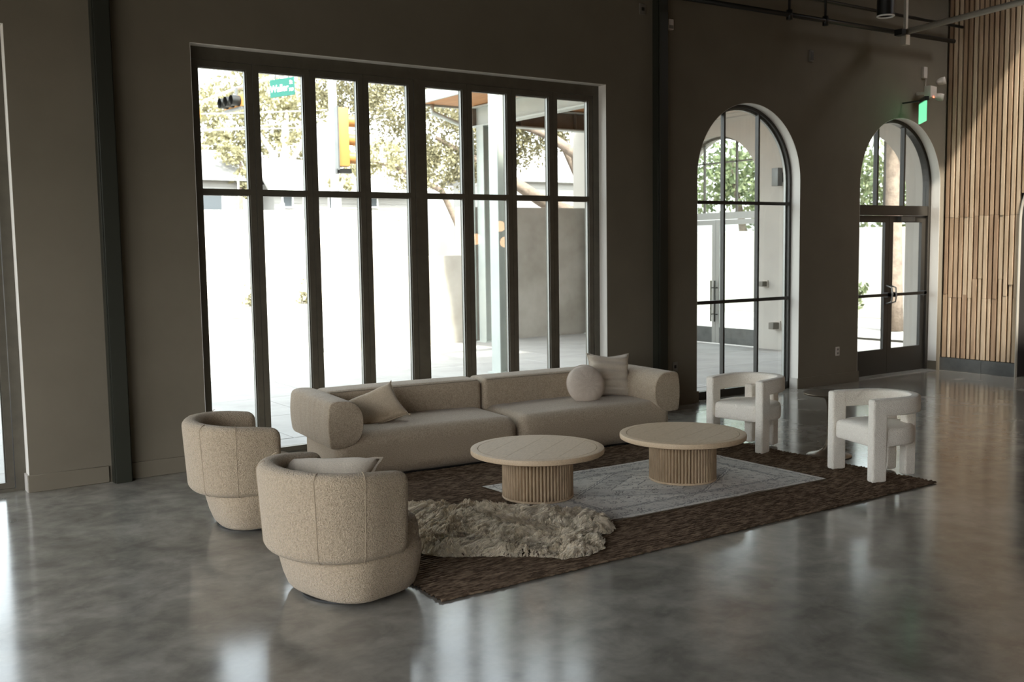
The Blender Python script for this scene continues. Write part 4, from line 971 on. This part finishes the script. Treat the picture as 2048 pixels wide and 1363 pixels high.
# ================================================================== ROUND FLUTED TABLES
def coffee_table(x, y, rz, label):
    t = empty('coffee_table', (x, y, .031), rz, label=label, cat='table', group='round fluted coffee tables'); Rt, Rb, H_ = .542, .272, .40
    NF = 62; prof = []
    for k in range(NF):
        a0_ = 2*PI*k/NF
        for q, rr_ in ((.0, Rb-.004), (.12, Rb+.007), (.3, Rb+.0145), (.5, Rb+.017), (.7, Rb+.0145), (.88, Rb+.007)):
            a = a0_+q*2*PI/NF; prof.append((rr_*math.cos(a), rr_*math.sin(a)))
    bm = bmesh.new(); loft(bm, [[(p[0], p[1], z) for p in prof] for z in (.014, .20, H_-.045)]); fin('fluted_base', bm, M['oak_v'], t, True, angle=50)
    bm = bmesh.new(); lathe(bm, [(0, 0), (Rb+.017, 0), (Rb+.019, .004), (Rb+.019, .012), (Rb+.015, .016), (0, .016)], 64); fin('base_ring', bm, M['oak'], t, True, angle=40)
    bm = bmesh.new(); n_ = 96; Ri = Rt-.058
    P_ = [(Ri, H_-.001), (Ri, H_-.045), (Rt-.010, H_-.045), (Rt-.002, H_-.040), (Rt, H_-.030), (Rt, H_-.008), (Rt-.003, H_-.002), (Rt-.009, H_)]
    R_ = [[bm.verts.new((r_*math.cos(2*PI*k/n_), r_*math.sin(2*PI*k/n_), z)) for k in range(n_)] for r_, z in P_]
    for i in range(len(P_)):
        A_, B_ = R_[i], R_[(i+1) % len(P_)]
        for k in range(n_): bm.faces.new((A_[k], A_[(k+1)%n_], B_[(k+1)%n_], B_[k]))
    fin('rim_band', bm, M['oak'], t, True, angle=35)
    Rp = Ri-.004; cuts = [-Rp, -.29, -.10, .10, .29, Rp]; 
    for a, b in zip(cuts, cuts[1:]):
        a += .0012; b -= .0012; pts = []
        for k in range(13): yy = a+(b-a)*k/12; pts.append((math.sqrt(max(0, Rp**2-yy**2)), yy))
        pts += [(-p[0], p[1]) for p in pts[::-1]]; 
        bm = bmesh.new(); lo = [bm.verts.new((p[0], p[1], H_-.044)) for p in pts]; hi = [bm.verts.new((p[0], p[1], H_-.0005)) for p in pts]
        bm.faces.new(hi); bm.faces.new(lo[::-1])
        for k in range(len(pts)): bm.faces.new((lo[k], lo[(k+1)%len(pts)], hi[(k+1)%len(pts)], hi[k]))
        bmesh.ops.remove_doubles(bm, verts=bm.verts, dist=1e-5)
        fin('top_plank', bm, M['oak'], t)
coffee_table(4.714, -2.859, math.radians(34), 'round limed oak coffee table with fluted drum beside the sheepskin')
coffee_table(6.072, -3.122, math.radians(20), 'round limed oak coffee table with fluted drum nearer the cream chairs')

# ================================================================== TAN BARREL CHAIRS
M['tan_seam'] = mat('tan_seam', (.36, .285, .20), .95)
SGN = -1
def barrel_chair(x, y, face, label):
    """faces +x locally"""
    t = empty('barrel_chair', (x, y, 0), face, label=label, cat='chair', group='tan barrel swivel chairs')
    R_, e, B_ = .412, .20, .345
    path = [(e, -R_), (e*.5, -R_*1.003), (0, -R_)] + [(-B_*math.sin(PI*k/24)**.9, -R_*math.cos(PI*k/24)) for k in range(1, 24)] + [(0, R_), (e*.5, R_*1.003), (e, R_)]
    path = path[::-1]
    def sec(s):
        top = .81 - .045*abs(2*s-1)**3; zb = .285; w_ = .125
        pts = rrect(w_, zb, top, .055, 6)
        out = []
        for a, z in pts:
            u_ = (z-zb)/(top-zb); out.append((a - (.020*(1-u_) - .012*u_) * (1 if a < 0 else .3) * -1, z))
        return out
    bm = bmesh.new(); sweep(bm, path, sec, .055); sh = fin('shell', bm, M['tan'], t, True)
    # upholstery seams on the shell
    for k in (2, 7, 17, 22):
        c_, s_ = math.cos(PI*k/24), math.sin(PI*k/24); p = Vector((-B_*s_**.9, -R_*c_, 0))
        dp = (Vector((-B_*math.sin(PI*(k+.5)/24)**.9, -R_*math.cos(PI*(k+.5)/24), 0)) - Vector((-B_*math.sin(PI*(k-.5)/24)**.9, -R_*math.cos(PI*(k-.5)/24), 0))).normalized()
        nn = Vector((dp.y, -dp.x, 0)); nn = nn if nn.dot(p) > 0 else -nn
        q = sorted([(abs(a_), z_) for a_, z_ in sec(.5) if a_*SGN > .001], key=lambda e_: e_[1])
        bm = bmesh.new(); tube(bm, [p+nn*(a_+.0003)+Vector((0, 0, z_)) for a_, z_ in q], .0026, 5); fin('panel_seam', bm, M['tan_seam'], sh, True)
    # seat body: rounded footprint, tapering in at the bottom rear
    def foot(sx, x0, x1, w_):
        P_ = []; n_ = 48
        for k in range(n_):
            a = 2*PI*k/n_; c, s = math.cos(a), math.sin(a); ex = .50 if c > 0 else .9
            px = (abs(c)**ex)*(1 if c > 0 else -1); py = (abs(s)**(.50 if c > 0 else .8))*(1 if s > 0 else -1)
            P_.append((px*(x1 if c > 0 else -x0), py*w_))
        return P_
    lv = [(.024, -.175, .36, .335), (.03, -.195, .385, .358), (.05, -.212, .41, .374), (.12, -.238, .43, .398), (.20, -.258, .437, .415), (.285, -.272, .44, .425), (.32, -.262, .44, .40), (.40, -.26, .44, .385), (.435, -.255, .432, .37), (.46, -.25, .41, .34), (.474, -.2, .36, .3), (.478, -.1, .12, .1)]
    bm = bmesh.new(); loft(bm, [[(p[0], p[1], z) for p in foot(0, a, b, c)] for z, a, b, c in lv]); fin('seat', bm, M['tan'], t, True)
    bm = bmesh.new(); lathe(bm, [(0, 0), (.285, 0), (.293, .004), (.293, .016), (.28, .026), (0, .026)], 56, .10, 0); fin('swivel_base', bm, M['black'], t, True, angle=40)
    return t
barrel_chair(2.54, -2.06, math.radians(-8), 'tan boucle barrel chair nearer the window')
barrel_chair(2.445, -3.94, math.radians(12), 'tan boucle barrel chair in front holding a pale cushion')
pillow('throw_cushion', .60, .34, .11, M['cush_pale'], (2.42, -3.87, .69), (math.radians(-64), math.radians(-3), math.radians(-48)), 'pale linen cushion propped inside the front barrel chair', flange=.06, pinch=.06, seed=11)

# ================================================================== CREAM OPEN ARMCHAIRS
def open_chair(x, y, face, label):
    t = empty('open_armchair', (x, y, 0), face, label=label, cat='chair', group='cream boucle armchairs'); t.location.z = .012
    m = M['white_boucle']
    R_ = .285; path = [(.245, R_), (.12, R_+.004), (.0, R_)] + [(-.31*math.sin(PI*k/20)**.85 if 0 < k < 20 else 0, R_*math.cos(PI*k/20)) for k in range(1, 20)] + [(0, -R_), (.12, -R_-.004), (.245, -R_)]
    bm = bmesh.new(); sweep(bm, path, lambda s: rrect(.088, .565+.0*s, .712, .022, 5), .022); fin('back_rail', bm, m, t, True)
    for s in (-1, 1):
        cushion_block('leg', .145, .288, s*R_-.044, s*R_+.044, 0, .709, .020, m, t)
    for s in (-1, 1):
        cushion_block('leg', -.275, -.165, s*.125-.045, s*.125+.045, 0, .60, .020, m, t)
    H_ = [(.268, 0), (.268, .10), (.268, .18), (.266, .222), (.258, .240), (.22, .243), (.18, .243), (.150, .245), (.140, .262), (.134, .296), (.110, .305), (.06, .308), (.0, .305)]
    H_ += [(-.285*math.sin(PI/2*k/12)**.95, .305*math.cos(PI/2*k/12)**.85 if k < 12 else 0) for k in range(1, 13)]
    P_ = H_ + [(a_, -b_) for a_, b_ in H_[-2:0:-1]]
    bm = bmesh.new(); loft(bm, [[(p[0]*q, p[1]*q, z) for p in P_] for z, q in ((.296, .93), (.299, .97), (.308, .992), (.325, 1.0), (.40, 1.0), (.425, .992), (.442, .972), (.455, .93), (.464, .84), (.470, .6), (.472, .3))]); fin('seat', bm, m, t, True)
open_chair(7.66, -2.43, math.radians(190), 'cream boucle open armchair farther back beside the arched window')
open_chair(7.61, -3.965, math.radians(163), 'cream boucle open armchair in front at the rug corner')
# pedestal table between them
t = empty('side_table', (7.93, -3.20, 0), label='bronze tulip pedestal side table between the two cream chairs', cat='table')
bm = bmesh.new(); lathe(bm, [(0, 0), (.205, 0), (.212, .006), (.205, .014), (.16, .026), (.10, .045), (.06, .075), (.038, .12), (.027, .19), (.024, .30), (.024, .42), (.028, .49), (.04, .545), (.075, .58), (.11, .594), (0, .594)], 56); fin('pedestal', bm, M['bronze'], t, True, angle=50)
bm = bmesh.new(); lathe(bm, [(0, .594), (.22, .594), (.245, .600), (.25, .610), (.247, .616), (0, .616)], 56); fin('tabletop', bm, M['bronze'], t, True, angle=40)

# ================================================================== FITTINGS ON WALLS AND CEILING
def wallbox(name, x, z, w_, h, d, m, label, cat='wall box'):
    t = empty(name, (x, 0, z), label=label, cat=cat); box('plate', -w_/2, w_/2, -d, 0, -h/2, h/2, M[m], t, min(.006, d*.3), 1)
    return t
t = wallbox('power_outlet', 12.15, .475, .085, .13, .012, 'white_plastic', 'pale power outlet low between the arch and the double doors', 'outlet')
for z in (-.028, .028): box('socket', -.018, .018, -.0135, -.012, z-.014, z+.014, M['box_grey'], t)
t = wallbox('power_outlet', 8.94, .50, .085, .12, .008, 'box_grey', 'dark outlet plate low behind the right end of the sofa', 'outlet')
box('socket', -.018, .018, -.0095, -.008, -.02, .02, M['backing'], t)
t = wallbox('control_plate', 8.40, 4.88, .10, .13, .012, 'box_grey', 'dull square plate left of the second steel column near the ceiling'); box('button', -.02, .02, -.016, -.012, -.02, .02, M['steel_dark'], t)
t = wallbox('motion_sensor', 8.83, 4.74, .09, .13, .05, 'white_plastic', 'small pale sensor box right of the second steel column', 'sensor'); box('lens', -.03, .03, -.056, -.05, -.05, -.01, M['box_grey'], t)
t = wallbox('junction_box', 11.48, 4.61, .08, .16, .03, 'box_grey', 'small dull box high between the two arches'); box('cover', -.03, .03, -.034, -.03, -.06, .06, M['steel_dark'], t)
t = wallbox('junction_box', 14.08, 4.60, .09, .17, .05, 'white_plastic', 'small pale box above the emergency light')
bm = bmesh.new(); tube(bm, [(.03, -.03, -.085), (.03, -.03, -.22)], .006, 6); fin('cord', bm, M['white_plastic'], t)
# emergency light and exit sign
t = empty('emergency_light', (13.95, -.22, 4.27), math.radians(10), label='pale emergency light with two round heads above the double doors', cat='light')
box('body', -.11, .11, -.05, .05, -.08, .09, M['white_plastic'], t, .01); box('mount', -.02, .02, .05, .21, -.02, .02, M['white_plastic'], t)
for (dx, dz, tl) in ((.16, -.05, -.5), (.22, .17, .6)):
    bm = bmesh.new(); tube(bm, [(dx-.05, -.02, dz), (dx, -.03, dz), (dx+.03, -.06, dz+tl*.02), (dx+.05, -.11, dz+tl*.04)], [.02, .05, .06, .055], 14); fin('lamp_head', bm, M['white_plastic'], t, True)
box('status_led', -.02, .0, -.06, -.05, -.085, -.065, M['red_led'], t)
t = empty('exit_sign', (13.58, -.34, 3.94), math.radians(90-43.8), label='green glowing exit sign on a wall arm near the batten wall', cat='sign')
box('sign_panel', -.24, .20, -.008, .008, -.15, .14, M['exit'], t); box('canopy', -.26, .10, -.03, .03, .14, .20, M['black'], t)
text('EXIT', .20, (-.02, -.010, 0), t, M['exit_text'], ext=.001); bm = bmesh.new(); tube(bm, [(-.02, 0, .17), (.225, .235, .17)], .012, 6); fin('wall_arm', bm, M['black'], t)
# pipes
def pipe(name, pts, r_, m, label):
    bm = bmesh.new(); tube(bm, pts, r_, 10); return tag(fin(name, bm, M[m], smooth=True), label, 'pipe')
p1 = pipe('sprinkler_pipe', [(8.2, -.36, 4.98), (14.3, -.36, 5.03)], .032, 'black', 'lower black pipe running along under the ceiling')
p2 = pipe('sprinkler_pipe', [(8.2, -.25, 5.30), (14.69, -.25, 5.30)], .022, 'black', 'upper black pipe crossing toward the batten wall')
bm = bmesh.new()
for x_, a in ((10.62, 0), (11.34, 1)):
    tube(bm, [(x_, -.36, 5.0), (x_, -.36, ZC-.001)], .018, 8); tube(bm, [(x_, -.36, 4.94), (x_, -.36, 5.06)], .042, 10)
tag(fin('pipe_hanger', bm, M['black'], p1, True), None)
p3 = pipe('conduit', [(12.93, -.44, 5.00), (12.72, -2.1, 5.02), (12.3, -5.5, 5.06)], .042, 'conduit', 'pale grey conduit slanting toward the camera under the ceiling')
bm = bmesh.new(); bx(bm, 12.88, 12.98, -.52, -.44, 4.82, 4.96); bx(bm, 12.905, 12.955, -.50, -.46, 5.04, ZC-.001); fin('bracket', bm, M['conduit'], p3)
bm = bmesh.new(); bx(bm, 12.70, 12.80, -.58, -.46, 4.93, 5.01); fin('coupling', bm, M['black'], p3)
t = empty('ceiling_downlight', (11.70, -1.03, 4.98), label='black cylinder downlight with a bright ring rim', cat='light')
bm = bmesh.new(); lathe(bm, [(0, .03), (.085, .02), (.095, .0), (.11, .0), (.11, .55), (0, .55)], 32); fin('housing', bm, M['black'], t, True, angle=40)
bm = bmesh.new(); tube(bm, [(.103*math.cos(2*PI*k/32), .103*math.sin(2*PI*k/32), -.004) for k in range(33)], .012, 6, cap=False); fin('trim_ring', bm, M['white'], t, True)
bm = bmesh.new(); tube(bm, [(0, 0, .55), (0, 0, ZC-4.981)], .012, 6); fin('stem', bm, M['black'], t)
# warm globe pendants in the room (their reflections show in the panes)
for i, (x_, y_, z_) in enumerate(((12.08, -8.32, 2.50), (12.20, -8.30, 2.16), (11.47, -8.32, 2.23))):
    t = empty('globe_pendant', (x_, y_, z_), label=('highest warm glass globe pendant', 'lowest warm glass globe pendant', 'warm glass globe pendant nearest the middle of the room')[i], cat='lamp', group='globe pendants')
    bm = bmesh.new(); bmesh.ops.create_uvsphere(bm, u_segments=24, v_segments=16, radius=.115); fin('globe', bm, M['globe'], t, True)
    bm = bmesh.new(); tube(bm, [(0, 0, .11), (0, 0, ZC-z_)], .005, 6); fin('cord', bm, M['black'], t)
